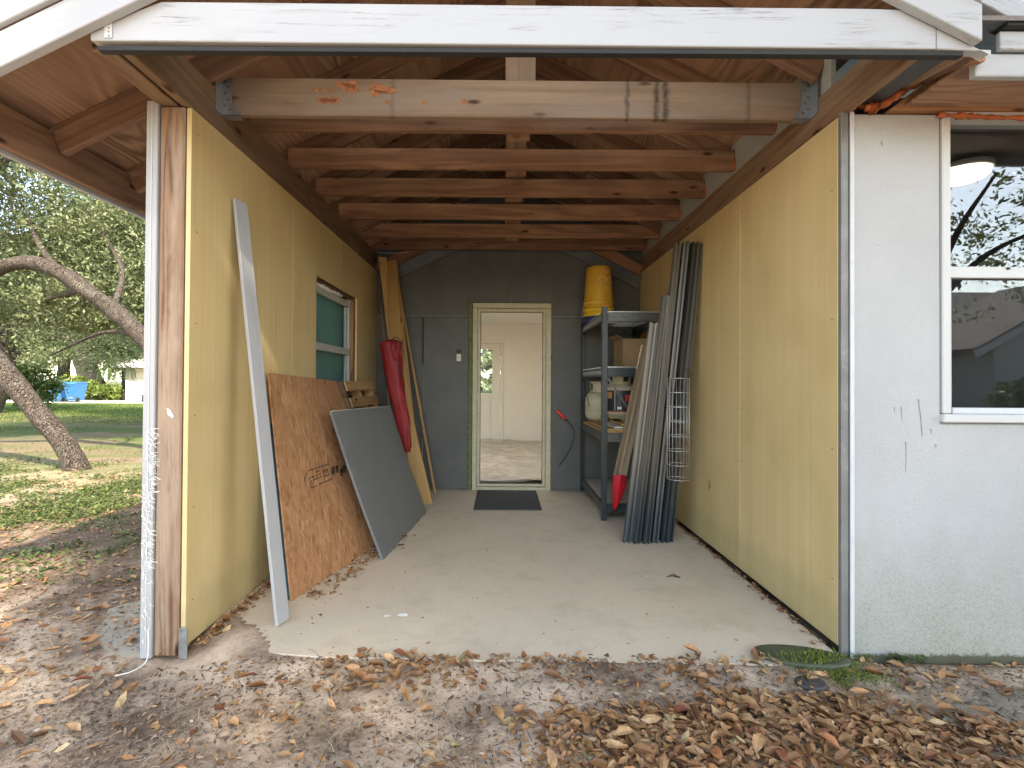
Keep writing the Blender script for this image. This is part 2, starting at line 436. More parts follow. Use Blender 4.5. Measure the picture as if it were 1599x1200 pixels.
def glass(name, tint=(0.9, 0.95, 0.95), refl=0.12, rough=0.0, ior=1.5):
    t = NT(name)
    t.t.nodes.remove(t.b)
    tr = t.n('ShaderNodeBsdfTransparent'); tr.inputs[0].default_value = (*tint, 1)
    gl = t.n('ShaderNodeBsdfGlossy'); gl.inputs['Roughness'].default_value = rough
    gl.inputs[0].default_value = (0.95, 0.97, 1.0, 1)
    lw_ = t.n('ShaderNodeLayerWeight', Blend=0.5)
    f = t.math('ADD', t.math('MULTIPLY', t.math('POWER', lw_.outputs['Facing'], 5.0), ior - 1.0), refl, True)
    ms = t.n('ShaderNodeMixShader'); t.l(f, ms.inputs[0]); t.l(tr.outputs[0], ms.inputs[1]); t.l(gl.outputs[0], ms.inputs[2])
    t.l(ms.outputs[0], t.out.inputs[0])
    return t.m
M['glass'] = glass('clear_window_glass', refl=0.03, ior=1.9)
M['glass_coated'] = glass('coated_window_glass', (0.85, 0.88, 0.88), refl=0.08, ior=1.9)
M['glass_low'] = glass('lower_sash_glass', (0.85, 0.88, 0.88), refl=0.17, ior=1.9)
M['glass_dusty'] = glass('dusty_window_glass', (0.82, 0.92, 0.91), refl=0.0, rough=0.08, ior=1.18)

def frosted():
    t = NT('frosted_daylight_panel')
    t.t.nodes.remove(t.b)
    tl = t.n('ShaderNodeBsdfTranslucent'); tl.inputs[0].default_value = (0.80, 0.76, 0.70, 1)
    t.l(tl.outputs[0], t.out.inputs[0])
    return t.m
M['frosted'] = frosted()  # translucent pane for the ceiling panel added over the back room

def screen():
    t = NT('insect_screen')
    t.t.nodes.remove(t.b)
    tr = t.n('ShaderNodeBsdfTransparent')
    df = t.n('ShaderNodeBsdfDiffuse'); df.inputs[0].default_value = (0.03, 0.03, 0.03, 1)
    ms = t.n('ShaderNodeMixShader'); ms.inputs[0].default_value = 0.18
    t.l(tr.outputs[0], ms.inputs[1]); t.l(df.outputs[0], ms.inputs[2]); t.l(ms.outputs[0], t.out.inputs[0])
    return t.m
M['screen'] = screen()

def emis(name, col, st):
    t = NT(name)
    t.b.inputs['Base Color'].default_value = (0.8, 0.8, 0.8, 1)
    t.b.inputs['Emission Color'].default_value = (*col, 1)
    t.b.inputs['Emission Strength'].default_value = st
    return t.m
M['lamp'] = emis('lit_lamp_diffuser', (1.0, 0.95, 0.86), 1.2)

def leafy(name, stops, rough=0.42, trans=0.3, objrand=False, mott=0):
    t = NT(name)
    g = t.n('ShaderNodeNewGeometry')
    r = g.outputs['Random Per Island']
    if objrand:
        oi = t.n('ShaderNodeObjectInfo')
        r = t.math('FRACT', t.math('ADD', r, oi.outputs['Random']))
    c = t.ramp(r, stops)
    if mott:
        c = t.mix(t.ramp(t.noise(t.coord((1, 1, 1), False), mott, 4, 0.7), [(0.35, 0.0), (0.65, 0.6)]), c, (0.12, 0.065, 0.035))
    t.l(c, t.b.inputs['Base Color'])
    t.b.inputs['Roughness'].default_value = rough
    t.b.inputs['Specular IOR Level'].default_value = 0.35
    if trans:
        tl = t.n('ShaderNodeBsdfTranslucent'); t.l(c, tl.inputs[0])
        ms = t.n('ShaderNodeMixShader'); ms.inputs[0].default_value = trans
        t.l(t.b.outputs[0], ms.inputs[1]); t.l(tl.outputs[0], ms.inputs[2]); t.l(ms.outputs[0], t.out.inputs[0])
    return t.m
M['leaf_oak'] = leafy('oak_leaves', [(0.0, (0.085, 0.115, 0.045)), (0.35, (0.155, 0.19, 0.082)), (0.7, (0.24, 0.27, 0.135)), (1.0, (0.37, 0.385, 0.24))])
M['leaf_green'] = leafy('green_leaves', [(0.0, (0.045, 0.075, 0.02)), (0.5, (0.085, 0.135, 0.035)), (1.0, (0.16, 0.21, 0.07))])
M['weed'] = leafy('olive_ground_weeds', [(0.0, (0.045, 0.070, 0.018)), (0.5, (0.085, 0.128, 0.032)), (0.88, (0.15, 0.185, 0.055)), (1.0, (0.24, 0.18, 0.09))])
M['leaf_lime'] = leafy('lime_leaves', [(0.0, (0.10, 0.16, 0.03)), (0.5, (0.17, 0.23, 0.05)), (1.0, (0.28, 0.33, 0.10))])
M['leaf_dark'] = leafy('dark_oak_leaves', [(0.0, (0.03, 0.05, 0.018)), (0.6, (0.06, 0.085, 0.03)), (1.0, (0.09, 0.12, 0.045))], trans=0.2)
LIT = [(0.0, (0.095, 0.043, 0.018)), (0.10, (0.246, 0.113, 0.042)), (0.26, (0.392, 0.196, 0.079)), (0.46, (0.515, 0.288, 0.128)), (0.62, (0.302, 0.165, 0.075)),
       (0.76, (0.616, 0.381, 0.185)), (0.88, (0.426, 0.170, 0.057)), (0.93, (0.213, 0.057, 0.028)), (0.97, (0.672, 0.474, 0.255)), (1.0, (0.280, 0.247, 0.088))]
M['litter'] = leafy('dry_fallen_leaves', LIT, 0.55, 0.08, mott=55)
M['litter_one'] = leafy('dry_fallen_leaf', LIT, 0.55, 0.08, True, 3.5)
M['debris'] = leafy('bark_and_twig_debris', [(0.0, (0.05, 0.038, 0.03)), (0.4, (0.13, 0.095, 0.072)), (0.75, (0.24, 0.16, 0.11)), (0.95, (0.32, 0.22, 0.14)), (1.0, (0.5, 0.42, 0.33))], 0.9, 0)
M['straw'] = leafy('dry_straw_grass', [(0.0, (0.24, 0.16, 0.07)), (0.5, (0.40, 0.29, 0.14)), (1.0, (0.55, 0.43, 0.24))], 0.7, 0.1)
M['grass'] = leafy('patchy_lawn_grass', [(0.0, (0.06, 0.09, 0.02)), (0.5, (0.11, 0.17, 0.035)), (0.8, (0.18, 0.23, 0.06)), (1.0, (0.33, 0.28, 0.12))], 0.6, 0.25)
M['moss'] = leafy('bright_moss', [(0.0, (0.05, 0.075, 0.01)), (0.5, (0.12, 0.165, 0.02)), (1.0, (0.24, 0.28, 0.05))], 0.8, 0.1)
M['green_lid'] = plain('mossy_green_plastic', (0.05, 0.062, 0.034), 0.5, var=0.35, scale=12, dirt=(0.14, 0.14, 0.09))
M['dark_cap'] = plain('dark_grey_plastic', (0.05, 0.047, 0.043), 0.5, var=0.3, scale=25)

def bark(name, a, b, lich):
    t = NT(name)
    wv = t.noise(t.coord((1, 1, 1), False), 9, 4, 0.6)
    v = t.coord((1, 1, 0.42), False)
    ad = t.n('ShaderNodeVectorMath', operation='MULTIPLY_ADD'); t.l(v, ad.inputs[0]); ad.inputs[1].default_value = (1, 1, 1)
    cb = t.n('ShaderNodeCombineXYZ')
    for i in range(3): t.l(t.math('MULTIPLY', wv, 0.16), cb.inputs[i])
    t.l(cb.outputs[0], ad.inputs[2])
    d = t.voro(ad.outputs[0], 46, 'Distance', 'DISTANCE_TO_EDGE')
    n = t.noise(t.coord((1, 1, 0.5), False), 38, 6, 0.75)
    h = t.math('ADD', t.ramp(d, [(0.0, 0.0), (0.16, 0.6)]), t.math('MULTIPLY', n, 0.7))
    c = t.mix(t.ramp(h, [(0.35, 0.0), (1.0, 1.0)]), a, b)
    l2 = t.noise(t.coord((1, 1, 1), False), 6, 7, 0.72)
    c = t.mix(t.math('MULTIPLY', t.ramp(l2, [(0.52, 0.0), (0.66, 0.8)]), t.ramp(n, [(0.4, 0.2), (0.6, 1.0)])), c, lich)
    t.bump(h, 1.0, 0.03)
    return t.done(c, 0.9, 0, 0.2)
M['bark'] = bark('oak_bark', (0.020, 0.015, 0.012), (0.17, 0.135, 0.108), (0.25, 0.24, 0.20))
M['bark_pale'] = bark('pale_oak_bark', (0.10, 0.07, 0.05), (0.38, 0.30, 0.24), (0.42, 0.38, 0.31))

def ground_mat():
    t = NT('sandy_yard_soil')
    cw = lambda s: t.coord(s, False)
    a = t.noise(cw((1, 1, 1)), 0.9, 6, 0.62)
    b = t.noise(cw((1, 1, 1)), 3.1, 7, 0.7)
    g = t.noise(cw((1, 1, 1)), 60, 5, 0.75)
    tc = t.n('ShaderNodeTexCoord'); sx = t.n('ShaderNodeSeparateXYZ'); t.l(tc.outputs['Object'], sx.inputs[0])
    sand = t.mix(g, (0.42, 0.305, 0.21), (0.69, 0.545, 0.405))
    soil = t.mix(g, (0.065, 0.045, 0.032), (0.25, 0.17, 0.115))
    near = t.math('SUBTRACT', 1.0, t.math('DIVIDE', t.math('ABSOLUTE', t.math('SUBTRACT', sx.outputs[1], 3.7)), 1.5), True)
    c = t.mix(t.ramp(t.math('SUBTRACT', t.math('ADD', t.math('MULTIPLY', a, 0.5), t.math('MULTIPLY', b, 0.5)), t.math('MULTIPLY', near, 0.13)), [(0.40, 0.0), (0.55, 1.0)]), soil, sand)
    # lawn further off: bands of straw and green by noise
    far = t.ramp(t.math('ADD', sx.outputs[1], t.math('MULTIPLY', b, 3.0)), [(0.0, 0.0), (0.5, 0.5), (1.0, 1.0)])
    farf = t.math('MULTIPLY_ADD', sx.outputs[1], 0.25); farf.node.inputs[2].default_value = -1.0; farf.node.use_clamp = True
    la = t.noise(cw((0.35, 1.0, 1)), 0.55, 5, 0.62)
    lawn = t.ramp(la, [(0.36, (0.24, 0.165, 0.12)), (0.44, (0.20, 0.16, 0.10)), (0.50, (0.12, 0.14, 0.052)), (0.62, (0.09, 0.135, 0.035))])
    lawn = t.mix(t.math('MULTIPLY', g, 0.35), lawn, (0.12, 0.10, 0.05))
    c = t.mix(farf, c, lawn)
    # a pale drive and a strong green strip across the far yard
    yy = t.math('ADD', sx.outputs[1], t.math('MULTIPLY', t.math('SUBTRACT', la, 0.5), 8.0))
    strip = t.ramp(t.math('MULTIPLY', yy, 0.02), [(0.33, 0.0), (0.36, 1.0), (0.56, 1.0), (0.58, 0.0)])
    c = t.mix(strip, c, t.mix(g, (0.07, 0.12, 0.025), (0.15, 0.21, 0.05)))
    t.bump(t.math('ADD', g, b), 0.6, 0.02)
    return t.done(c, 0.95, 0, 0.15)
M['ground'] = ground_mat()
M['drive'] = plain('pale_driveway', (0.52, 0.48, 0.42), 0.9, var=0.1, scale=1.0)
M['shed_wall'] = plain('cream_siding', (0.55, 0.48, 0.36), 0.8, var=0.04)
M['shed_roof'] = plain('pale_metal_roof', (0.62, 0.60, 0.57), 0.55, var=0.06)
M['bin_blue'] = plain('blue_bin_plastic', (0.035, 0.16, 0.36), 0.45, var=0.08, scale=3)
M['bin_lid'] = plain('blue_bin_lid_plastic', (0.06, 0.22, 0.40), 0.45, var=0.08, scale=3)
M['bin_grey'] = plain('grey_bin_plastic', (0.17, 0.20, 0.24), 0.5)
M['ac'] = plain('grey_metal_unit', (0.10, 0.105, 0.11), 0.5)
M['pvc'] = plain('white_fence_vinyl', (0.72, 0.70, 0.64), 0.5, var=0.06, scale=2, dirt=(0.45, 0.42, 0.36))

# ---------------------------------------------------------------- object helpers
WM = {}          # world matrix of every object made here

def link(o, parent=None, world=None):
    C.objects.link(o)
    world = world or Matrix.Identity(4)
    WM[o] = world
    if parent is not None:
        o.parent = parent
        o.matrix_basis = WM[parent].inverted() @ world
    else:
        o.matrix_basis = world
    return o

def tag(o, label=None, cat=None, group=None, kind=None):
    if label: o['label'] = label
    if cat: o['category'] = cat
    if group: o['group'] = group
    if kind: o['kind'] = kind
    return o

def thing(name, loc, label, cat, group=None):
    o = bpy.data.objects.new(name, None)
    o.empty_display_size = 0.1
    link(o, None, Matrix.Translation(Vector(loc)))
    return tag(o, label, cat, group, 'thing')

def mesh_obj(name, verts, faces, mat, parent=None, world=None, smooth=False):
    me = bpy.data.meshes.new(name)
    me.from_pydata([tuple(v) for v in verts], [], faces)
    me.update()
    me.materials.append(mat if not isinstance(mat, str) else M[mat])
    if smooth:
        me.polygons.foreach_set('use_smooth', [True] * len(me.polygons))
    o = bpy.data.objects.new(name, me)
    return link(o, parent, world)

def np_mesh(name, V, Fq, mat, parent=None, world=None, smooth=False):
    """V (n,3) array, Fq (m,k) array of equal sized faces"""
    me = bpy.data.meshes.new(name)
    n, m, k = len(V), len(Fq), Fq.shape[1]
    me.vertices.add(n); me.loops.add(m * k); me.polygons.add(m)
    me.vertices.foreach_set('co', np.ascontiguousarray(V, dtype=np.float32).ravel())
    me.loops.foreach_set('vertex_index', np.ascontiguousarray(Fq, dtype=np.int32).ravel())
    me.polygons.foreach_set('loop_start', np.arange(0, m * k, k, dtype=np.int32))
    me.polygons.foreach_set('loop_total', np.full(m, k, dtype=np.int32))
    if smooth: me.polygons.foreach_set('use_smooth', np.ones(m, dtype=bool))
    me.update(calc_edges=True)
    me.materials.append(M[mat] if isinstance(mat, str) else mat)
    o = bpy.data.objects.new(name, me)
    return link(o, parent, world)

def bm_obj(name, bm, mat, parent=None, world=None, smooth=False):
    me = bpy.data.meshes.new(name)
    bm.normal_update()
    bm.to_mesh(me); bm.free()
    me.materials.append(M[mat] if isinstance(mat, str) else mat)
    if smooth: me.polygons.foreach_set('use_smooth', [True] * len(me.polygons))
    o = bpy.data.objects.new(name, me)
    return link(o, parent, world)

def frame(p, x, up):
    x = Vector(x).normalized()
    z = Vector(up) - x * x.dot(Vector(up)); z.normalize()
    y = z.cross(x)
    m = Matrix.Identity(4)
    for i in range(3):
        m[i][0], m[i][1], m[i][2], m[i][3] = x[i], y[i], z[i], p[i]
    return m

def bm_box(bm, cx, cy, cz, dx, dy, dz, mat4=None):
    r = bmesh.ops.create_cube(bm, size=1.0)
    mm = Matrix.Translation((cx, cy, cz)) @ Matrix.Diagonal((dx, dy, dz, 1))
    if mat4: mm = mat4 @ mm
    bmesh.ops.transform(bm, matrix=mm, verts=r['verts'])
    return r['verts']

def board(name, p0, p1, w, t, up, mat, parent=None, bev=0.004, rough_ends=0):
    """a plank from p0 to p1: t thick along `up`, w wide across; grain along local X"""
    p0, p1 = Vector(p0), Vector(p1)
    L = (p1 - p0).length
    bm = bmesh.new()
    bm_box(bm, 0, 0, 0, L, w, t)
    if bev:
        bmesh.ops.bevel(bm, geom=bm.edges[:], offset=min(bev, t * 0.3, w * 0.3), segments=1, affect='EDGES')
    return bm_obj(name, bm, mat, parent, frame((p0 + p1) / 2, p1 - p0, up))

def box(name, x0, x1, y0, y1, z0, z1, mat, parent=None, bev=0.003):
    d = [abs(x1 - x0), abs(y1 - y0), abs(z1 - z0)]
    c = Vector(((x0 + x1) / 2, (y0 + y1) / 2, (z0 + z1) / 2))
    k = d.index(max(d))
    ax = [Vector((1, 0, 0)), Vector((0, 1, 0)), Vector((0, 0, 1))]
    a = ax[k]
    rest = [i for i in range(3) if i != k]
    ti = min(rest, key=lambda i: d[i]); wi = [i for i in rest if i != ti][0]
    return board(name, c - a * d[k] / 2, c + a * d[k] / 2, d[wi], d[ti], ax[ti], mat, parent, bev)

def prism(name, pts, t, world, mat, parent=None, bev=0.0):
    """polygon pts (u, v) extruded from local z=0 to z=t"""
    bm = bmesh.new()
    vs = [bm.verts.new((u, v, 0)) for u, v in pts]
    f = bm.faces.new(vs)
    r = bmesh.ops.extrude_face_region(bm, geom=[f])
    bmesh.ops.translate(bm, vec=(0, 0, t), verts=[e for e in r['geom'] if isinstance(e, bmesh.types.BMVert)])
    bmesh.ops.recalc_face_normals(bm, faces=bm.faces[:])
    if bev: bmesh.ops.bevel(bm, geom=bm.edges[:], offset=bev, segments=1, affect='EDGES')
    return bm_obj(name, bm, mat, parent, world)

def tube_np(pts, radii, seg=10, wob=0.0, freq=3.0, seed=0, cap=True):
    """lofted tube; returns verts, quads"""
    pts = [Vector(p) for p in pts]
    V, Fq = [], []
    prev = None
    for i, p in enumerate(pts):
        d = (pts[min(i + 1, len(pts) - 1)] - pts[max(i - 1, 0)]).normalized()
        if prev is None:
            u = d.orthogonal().normalized()
        else:
            u = (prev - d * prev.dot(d)).normalized()
        prev = u
        v = d.cross(u)
        for k in range(seg):
            a = 2 * math.pi * k / seg
            q = u * math.cos(a) + v * math.sin(a)
            r = radii[i]
            if wob:
                w_ = p + q * r
                r *= 1 + wob * mnoise.noise(w_ * freq + Vector((seed * 7.1, 0, 0))) + wob * 0.35 * mnoise.noise(w_ * freq * 5)
            V.append(p + q * r)
    n = len(pts)
    for i in range(n - 1):
        for k in range(seg):
            a, b = i * seg + k, i * seg + (k + 1) % seg
            Fq.append((a, b, b + seg, a + seg))
    if cap:
        Fq.append(tuple(range(seg - 1, -1, -1)))
        Fq.append(tuple(range((n - 1) * seg, n * seg)))
    return V, Fq

def tube(name, pts, r, mat, parent=None, seg=8, smooth=True, wob=0.0, freq=3.0, seed=0, origin=None):
    rr = r if isinstance(r, (list, tuple)) else [r] * len(pts)
    V, Fq = tube_np(pts, rr, seg, wob, freq, seed)
    o = Vector(origin) if origin is not None else Vector(pts[0])
    return mesh_obj(name, [v - o for v in V], Fq, mat, parent, Matrix.Translation(o), smooth)

def spline(pts, n):
    """Catmull-Rom resample"""
    P = [Vector(p) for p in pts]
    P = [P[0] * 2 - P[1]] + P + [P[-1] * 2 - P[-2]]
    out = []
    m = len(P) - 3
    for i in range(n):
        s = i / (n - 1) * m
        k = min(int(s), m - 1); t = s - k
        a, b, c, d = P[k:k + 4]
        out.append(0.5 * ((2 * b) + (c - a) * t + (2 * a - 5 * b + 4 * c - d) * t * t + (3 * b - a - 3 * c + d) * t ** 3))
    return out

def lathe(name, prof, loc, mat, parent=None, seg=28, smooth=True):
    """prof: list of (r, z)"""
    V, Fq = [], []
    for r, z in prof:
        for k in range(seg):
            a = 2 * math.pi * k / seg
            V.append((r * math.cos(a), r * math.sin(a), z))
    for i in range(len(prof) - 1):
        for k in range(seg):
            a, b = i * seg + k, i * seg + (k + 1) % seg
            Fq.append((a, b, b + seg, a + seg))
    Fq.append(tuple(range(seg - 1, -1, -1)))
    Fq.append(tuple(range((len(prof) - 1) * seg, len(prof) * seg)))
    o = mesh_obj(name, V, Fq, mat, parent, Matrix.Translation(Vector(loc)), smooth)
    return o

def dots(name, places, r, h, mat, parent, axis):
    """small screw heads, joined: many tiny discs"""
    bm = bmesh.new()
    for p in places:
        mm = Matrix.Translation(Vector(p)) @ Vector(axis).to_track_quat('Z', 'Y').to_matrix().to_4x4()
        bmesh.ops.create_cone(bm, cap_ends=True, segments=7, radius1=r, radius2=r * 0.7, depth=h, matrix=mm)
    o = bm_obj(name, bm, mat, parent, Matrix.Identity(4))
    o['kind'] = 'stuff'
    return o

def blob_strip(name, pts, r, mat, parent, seed=0, n=40, seg=9, wob=0.9):
    P = spline(pts, n)
    rad = [r * (0.75 + 0.5 * random.Random(seed + i).random()) for i in range(n)]
    V, Fq = tube_np(P, rad, seg, wob, 22.0, seed)
    return mesh_obj(name, [v - P[0] for v in V], Fq, mat, parent, Matrix.Translation(P[0]), True)

# ================================================================ dimensions
LX, RX = -1.41, 1.53          # inner faces of the yellow walls
YF, YB = 2.21, 5.43           # front and back of the porch
WALL_H, BEAM_T = 2.43, 2.63
RIDGE_X, RIDGE_Z, SLOPE = 0.07, 3.40, 0.5
def roofz(x, off=0.0): return RIDGE_Z - SLOPE * abs(x - RIDGE_X) + off
Y_FASCIA = 1.78

# ---------------------------------------------------------------- ground
def ground_height(x, y):
    v = Vector((x, y, 0))
    h = -0.045 + 0.018 * mnoise.noise(v * 0.9) + 0.012 * mnoise.noise(v * 3.1) + 0.005 * mnoise.noise(v * 9)
    # litter and sand have banked up against the slab front
    d = y - (2.125 + max(0.0, -1.02 - x) * 0.95)
    if -2.3 < x < 1.7 and d < 0.3:
        k = max(0.0, min(1.0, 1 - (-d - 0.05) / 0.22)) if d < 0 else 1.0
        k *= max(0.0, min(1.0, (1.7 - x) / 0.15)) * max(0.0, min(1.0, (x + 2.3) / 0.4))
        h = h * (1 - k) + ((-0.0035 if x > -0.95 else -0.0035 + 0.011 * min(1.0, (-0.95 - x) / 0.3)) + 0.006 * mnoise.noise(v * 7) + 0.003 * mnoise.noise(v * 19)) * k
    h += 0.05 * math.exp(-((x - 0.95) ** 2 / 0.25 + (y - 1.62) ** 2 / 0.06))
    h += 0.022 * math.exp(-((x - 0.35) ** 2 / 0.12 + (y - 1.95) ** 2 / 0.008))
    if -1.40 < x < 1.5 and d > 0.10: h = min(h, -0.08)
    if x > 1.5 and y > 2.16: h = min(h, -0.06)
    if y > 8: h *= 1 + (y - 8) * 0.02
    return h

def axis_vals(stops):
    out = []
    for a, b, s in stops:
        out += list(np.arange(a, b, s))
    out.append(stops[-1][1])
    return out
xs = axis_vals([(-400, -60, 34), (-60, -12, 4), (-12, -4, 0.5), (-4, 4.5, 0.035), (4.5, 12, 0.75), (12, 60, 6), (60, 400, 34)])
ys = axis_vals([(-400, -60, 34), (-60, -8, 5.2), (-8, 1.1, 0.91), (1.1, 4.0, 0.035), (4.0, 12, 0.4), (12, 60, 4), (60, 500, 40)])
gx, gy = np.meshgrid(xs, ys)
gz = np.array([[ground_height(float(x), float(y)) for x in xs] for y in ys])
nx, ny = len(xs), len(ys)
idx = np.arange(nx * ny).reshape(ny, nx)
gq = np.stack([idx[:-1, :-1].ravel(), idx[:-1, 1:].ravel(), idx[1:, 1:].ravel(), idx[1:, :-1].ravel()], 1)
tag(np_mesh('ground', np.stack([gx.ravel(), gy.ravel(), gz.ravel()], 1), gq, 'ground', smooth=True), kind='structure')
tag(box('driveway', -40, -9.5, 25.8, 28.4, -0.12, -0.015, 'drive', bev=0.01), kind='structure')

# ---------------------------------------------------------------- slab and cement patches
def flat_patch(name, pts, z0, z1, mat, jag=0.0, bev=0.006):
    P = []
    for i in range(len(pts)):
        a, b = Vector((*pts[i], 0)), Vector((*pts[(i + 1) % len(pts)], 0))
        n = max(1, int((b - a).length / 0.12)) if jag else 1
        for k in range(n):
            q = a.lerp(b, k / n)
            q += Vector((mnoise.noise(q * 6), mnoise.noise(q * 6 + Vector((9, 3, 1))), 0)) * jag
            P.append((q.x, q.y))
    o = prism(name, P, z1 - z0, Matrix.Translation((0, 0, z0)), mat, bev=bev)
    return tag(o, kind='structure')
flat_patch('concrete_slab', [(-1.44, 2.50), (-1.25, 2.29), (-1.05, 2.16), (-0.8, 2.125), (0.0, 2.105), (1.40, 2.085), (1.50, 2.09), (1.50, 5.50), (-1.44, 5.50)], -0.12, 0.0, 'slab')
flat_patch('cement_apron', [(-2.10, 2.62), (-1.98, 2.36), (-1.68, 2.18), (-1.615, 2.20), (-1.615, 2.95), (-1.8, 2.9)], -0.12, -0.024, 'apron', 0.06, 0)
flat_patch('damp_concrete_pad', [(1.62, 1.80), (1.95, 1.62), (3.4, 1.55), (3.4, 1.98), (1.95, 1.97)], -0.12, -0.028, 'pad', 0.05, 0)

# ---------------------------------------------------------------- left yellow wall
lw = thing('left_wall', (LX, YF, 0), 'yellow panelled porch wall with a white window, left of the concrete floor', 'wall')
def side_panel(x, pts, side, parent):
    """pts (z, y); inner face at x, side -1 = wall lies towards -x"""
    zs = [p[0] for p in pts]; yv = [p[1] for p in pts]
    oz, oy = min(zs), min(yv)
    # local X = up, local Y = along the wall, local Z = X axis direction that keeps it right handed
    m = Matrix(((0, 0, 1, x if side > 0 else x - 0.022), (0, 1, 0, oy), (-1, 0, 0, oz), (0, 0, 0, 1)))
    P = [(-(z - oz), y - oy) for z, y in pts]
    return prism('yellow_panel', P, 0.022, m, 'yellow', parent, 0.0015)
G = 0.003
WY0, WY1, WZ0, WZ1 = 3.67, 4.70, 0.88, 2.0
side_panel(LX, [(0.01, 2.185), (WALL_H, 2.185), (WALL_H, 3.26 - G), (0.01, 3.26 - G)], -1, lw)
side_panel(LX, [(0.01, 3.26), (WALL_H, 3.26), (WALL_H, 4.23 - G), (WZ1, 4.23 - G), (WZ1, WY0), (WZ0, WY0), (WZ0, 4.23 - G), (0.01, 4.23 - G)], -1, lw)
side_panel(LX, [(0.01, 4.23), (WZ0, 4.23), (WZ0, WY1), (WZ1, WY1), (WZ1, 4.23), (WALL_H, 4.23), (WALL_H, YB - 0.004), (0.01, YB - 0.004)], -1, lw)
dots('screw', [(LX + 0.001, y, z) for y in (2.23, 3.235, 3.285, 4.2, 4.26) for z in (0.2, 0.62, 1.04, 1.46, 1.88, 2.33)], 0.0045, 0.003, 'screw', lw, (1, 0, 0))
box('post', -1.545, LX - 0.026, 2.175, 2.265, -0.03, 2.43, 'post', lw, 0.006)
box('post_base', -1.43, -1.392, 2.168, 2.174, -0.035, 0.10, 'galv', lw, 0.001)
box('trim_board', -1.600, -1.549, 2.165, 2.24, -0.035, 2.45, 'white_trim', lw, 0.003)
box('trim_bead', -1.5745, -1.5705, 2.162, 2.1645, 0.0, 2.44, 'white_vinyl', lw, 0)
box('outer_siding', -1.585, -1.567, 2.25, YB, -0.05, 2.45, 'white_trim', lw, 0.002)
box('sheathing', -1.562, -1.552, 2.27, YB, 0.02, 2.43, 'teal', lw, 0.001)
# window set back in the panel
wn = thing_part = bpy.data.objects.new('window', None)
link(wn, lw, Matrix.Translation((LX - 0.05, WY0, WZ0)))
XI, XO = LX - 0.045, LX - 0.085
box('jamb', XO, XI, WY0 + 0.012, WY0 + 0.05, WZ0, WZ1 - 0.02, 'white_vinyl', wn)
box('jamb', XO, XI, WY1 - 0.105, WY1 - 0.06, WZ0, WZ1 - 0.02, 'white_vinyl', wn)
box('head', XO, XI - 0.002, WY0 + 0.052, WY1 - 0.107, WZ1 - 0.105, WZ1 - 0.05, 'white_vinyl', wn)
box('sill', XO, XI - 0.002, WY0 + 0.052, WY1 - 0.107, WZ0, WZ0 + 0.05, 'white_vinyl', wn)
zm = atx(493, 540, XI).z
box('meeting_rail', XO + 0.004, XI + 0.006, WY0 + 0.053, WY1 - 0.108, zm - 0.03, zm + 0.03, 'white_vinyl', wn)
box('sash_stile', XO + 0.006, XI - 0.012, WY1 - 0.165, WY1 - 0.125, zm + 0.032, WZ1 - 0.107, 'white_vinyl', wn)
box('sash_stile', XO + 0.006, XI - 0.012, WY1 - 0.150, WY1 - 0.120, WZ0 + 0.052, zm - 0.032, 'white_vinyl', wn)
box('pane', XO + 0.016, XO + 0.020, WY0 + 0.053, WY1 - 0.167, zm + 0.032, WZ1 - 0.107, 'glass_dusty', wn, 0)
box('pane', XO + 0.024, XO + 0.028, WY0 + 0.053, WY1 - 0.152, WZ0 + 0.052, zm - 0.032, 'glass_dusty', wn, 0)
box('rough_stud', LX - 0.10, LX - 0.026, WY1 - 0.045, WY1 - 0.002, WZ0 + 0.2, WZ1 - 0.004, 'header', wn)
box('teal_board', XO - 0.030, XO - 0.022, WY0 + 0.02, WY1 - 0.05, WZ0 + 0.01, WZ1 - 0.03, 'teal', wn, 0.001)
box('blue_tape', LX - 0.036, LX - 0.030, WY1 - 0.058, WY1 - 0.047, WZ0 + 0.05, WZ0 + 0.42, 'blue', wn, 0)
box('shim', LX - 0.050, LX - 0.030, WY0 + 0.02, WY1 - 0.05, WZ1 - 0.03, WZ1 - 0.006, 'tie', wn)
blob_strip('crumpled_wrap', [(LX - 0.045, WY0 + 0.03, WZ1 - 0.035), (LX - 0.04, WY0 + 0.3, WZ1 - 0.045), (LX - 0.045, WY0 + 0.7, WZ1 - 0.035)], 0.014, 'torn', wn, 5, 40, 7, 1.2)
# frayed housewrap on the post
def frayed():
    rnd = random.Random(4)
    bm = bmesh.new()
    for i in range(230):
        z = rnd.uniform(0.34, 0.99) if i < 205 else rnd.uniform(0.05, 0.34)
        x = -1.572 + rnd.uniform(-0.020, 0.024) + (0.012 if z > 0.75 else 0)
        y = 2.1625 - rnd.uniform(0, 0.004)
        L = rnd.uniform(0.010, 0.034)
        a = 0.75 + rnd.gauss(0, 0.45)
        d = Vector((math.sin(a), -0.12 * rnd.random(), -math.cos(a)))
        p = Vector((x, y, z)); w = rnd.uniform(0.0005, 0.0016)
        prev = None
        s = Vector((d.z, 0, -d.x)).normalized() * w
        cur = rnd.uniform(-1, 1) * 10
        for k in range(4):
            q = p + d * L * k / 3 + s * math.sin(k * 1.1 + cur) * 2.5 + Vector((0, -0.006 * math.sin(k / 3 * 3.1), 0))
            e = (bm.verts.new(q - s), bm.verts.new(q + s))
            if prev: bm.faces.new((prev[0], prev[1], e[1], e[0]))
            prev = e
    o = bm_obj('torn_wrap', bm, 'torn', lw, Matrix.Identity(4))
    o['kind'] = 'stuff'
frayed()
tube('loose_thread', spline([(-1.555, 2.155, 0.1), (-1.55, 2.15, 0.0), (-1.545, 2.12, -0.03), (-1.56, 2.06, -0.03), (-1.60, 2.03, -0.028)], 16), 0.0022, 'torn', lw, 5)
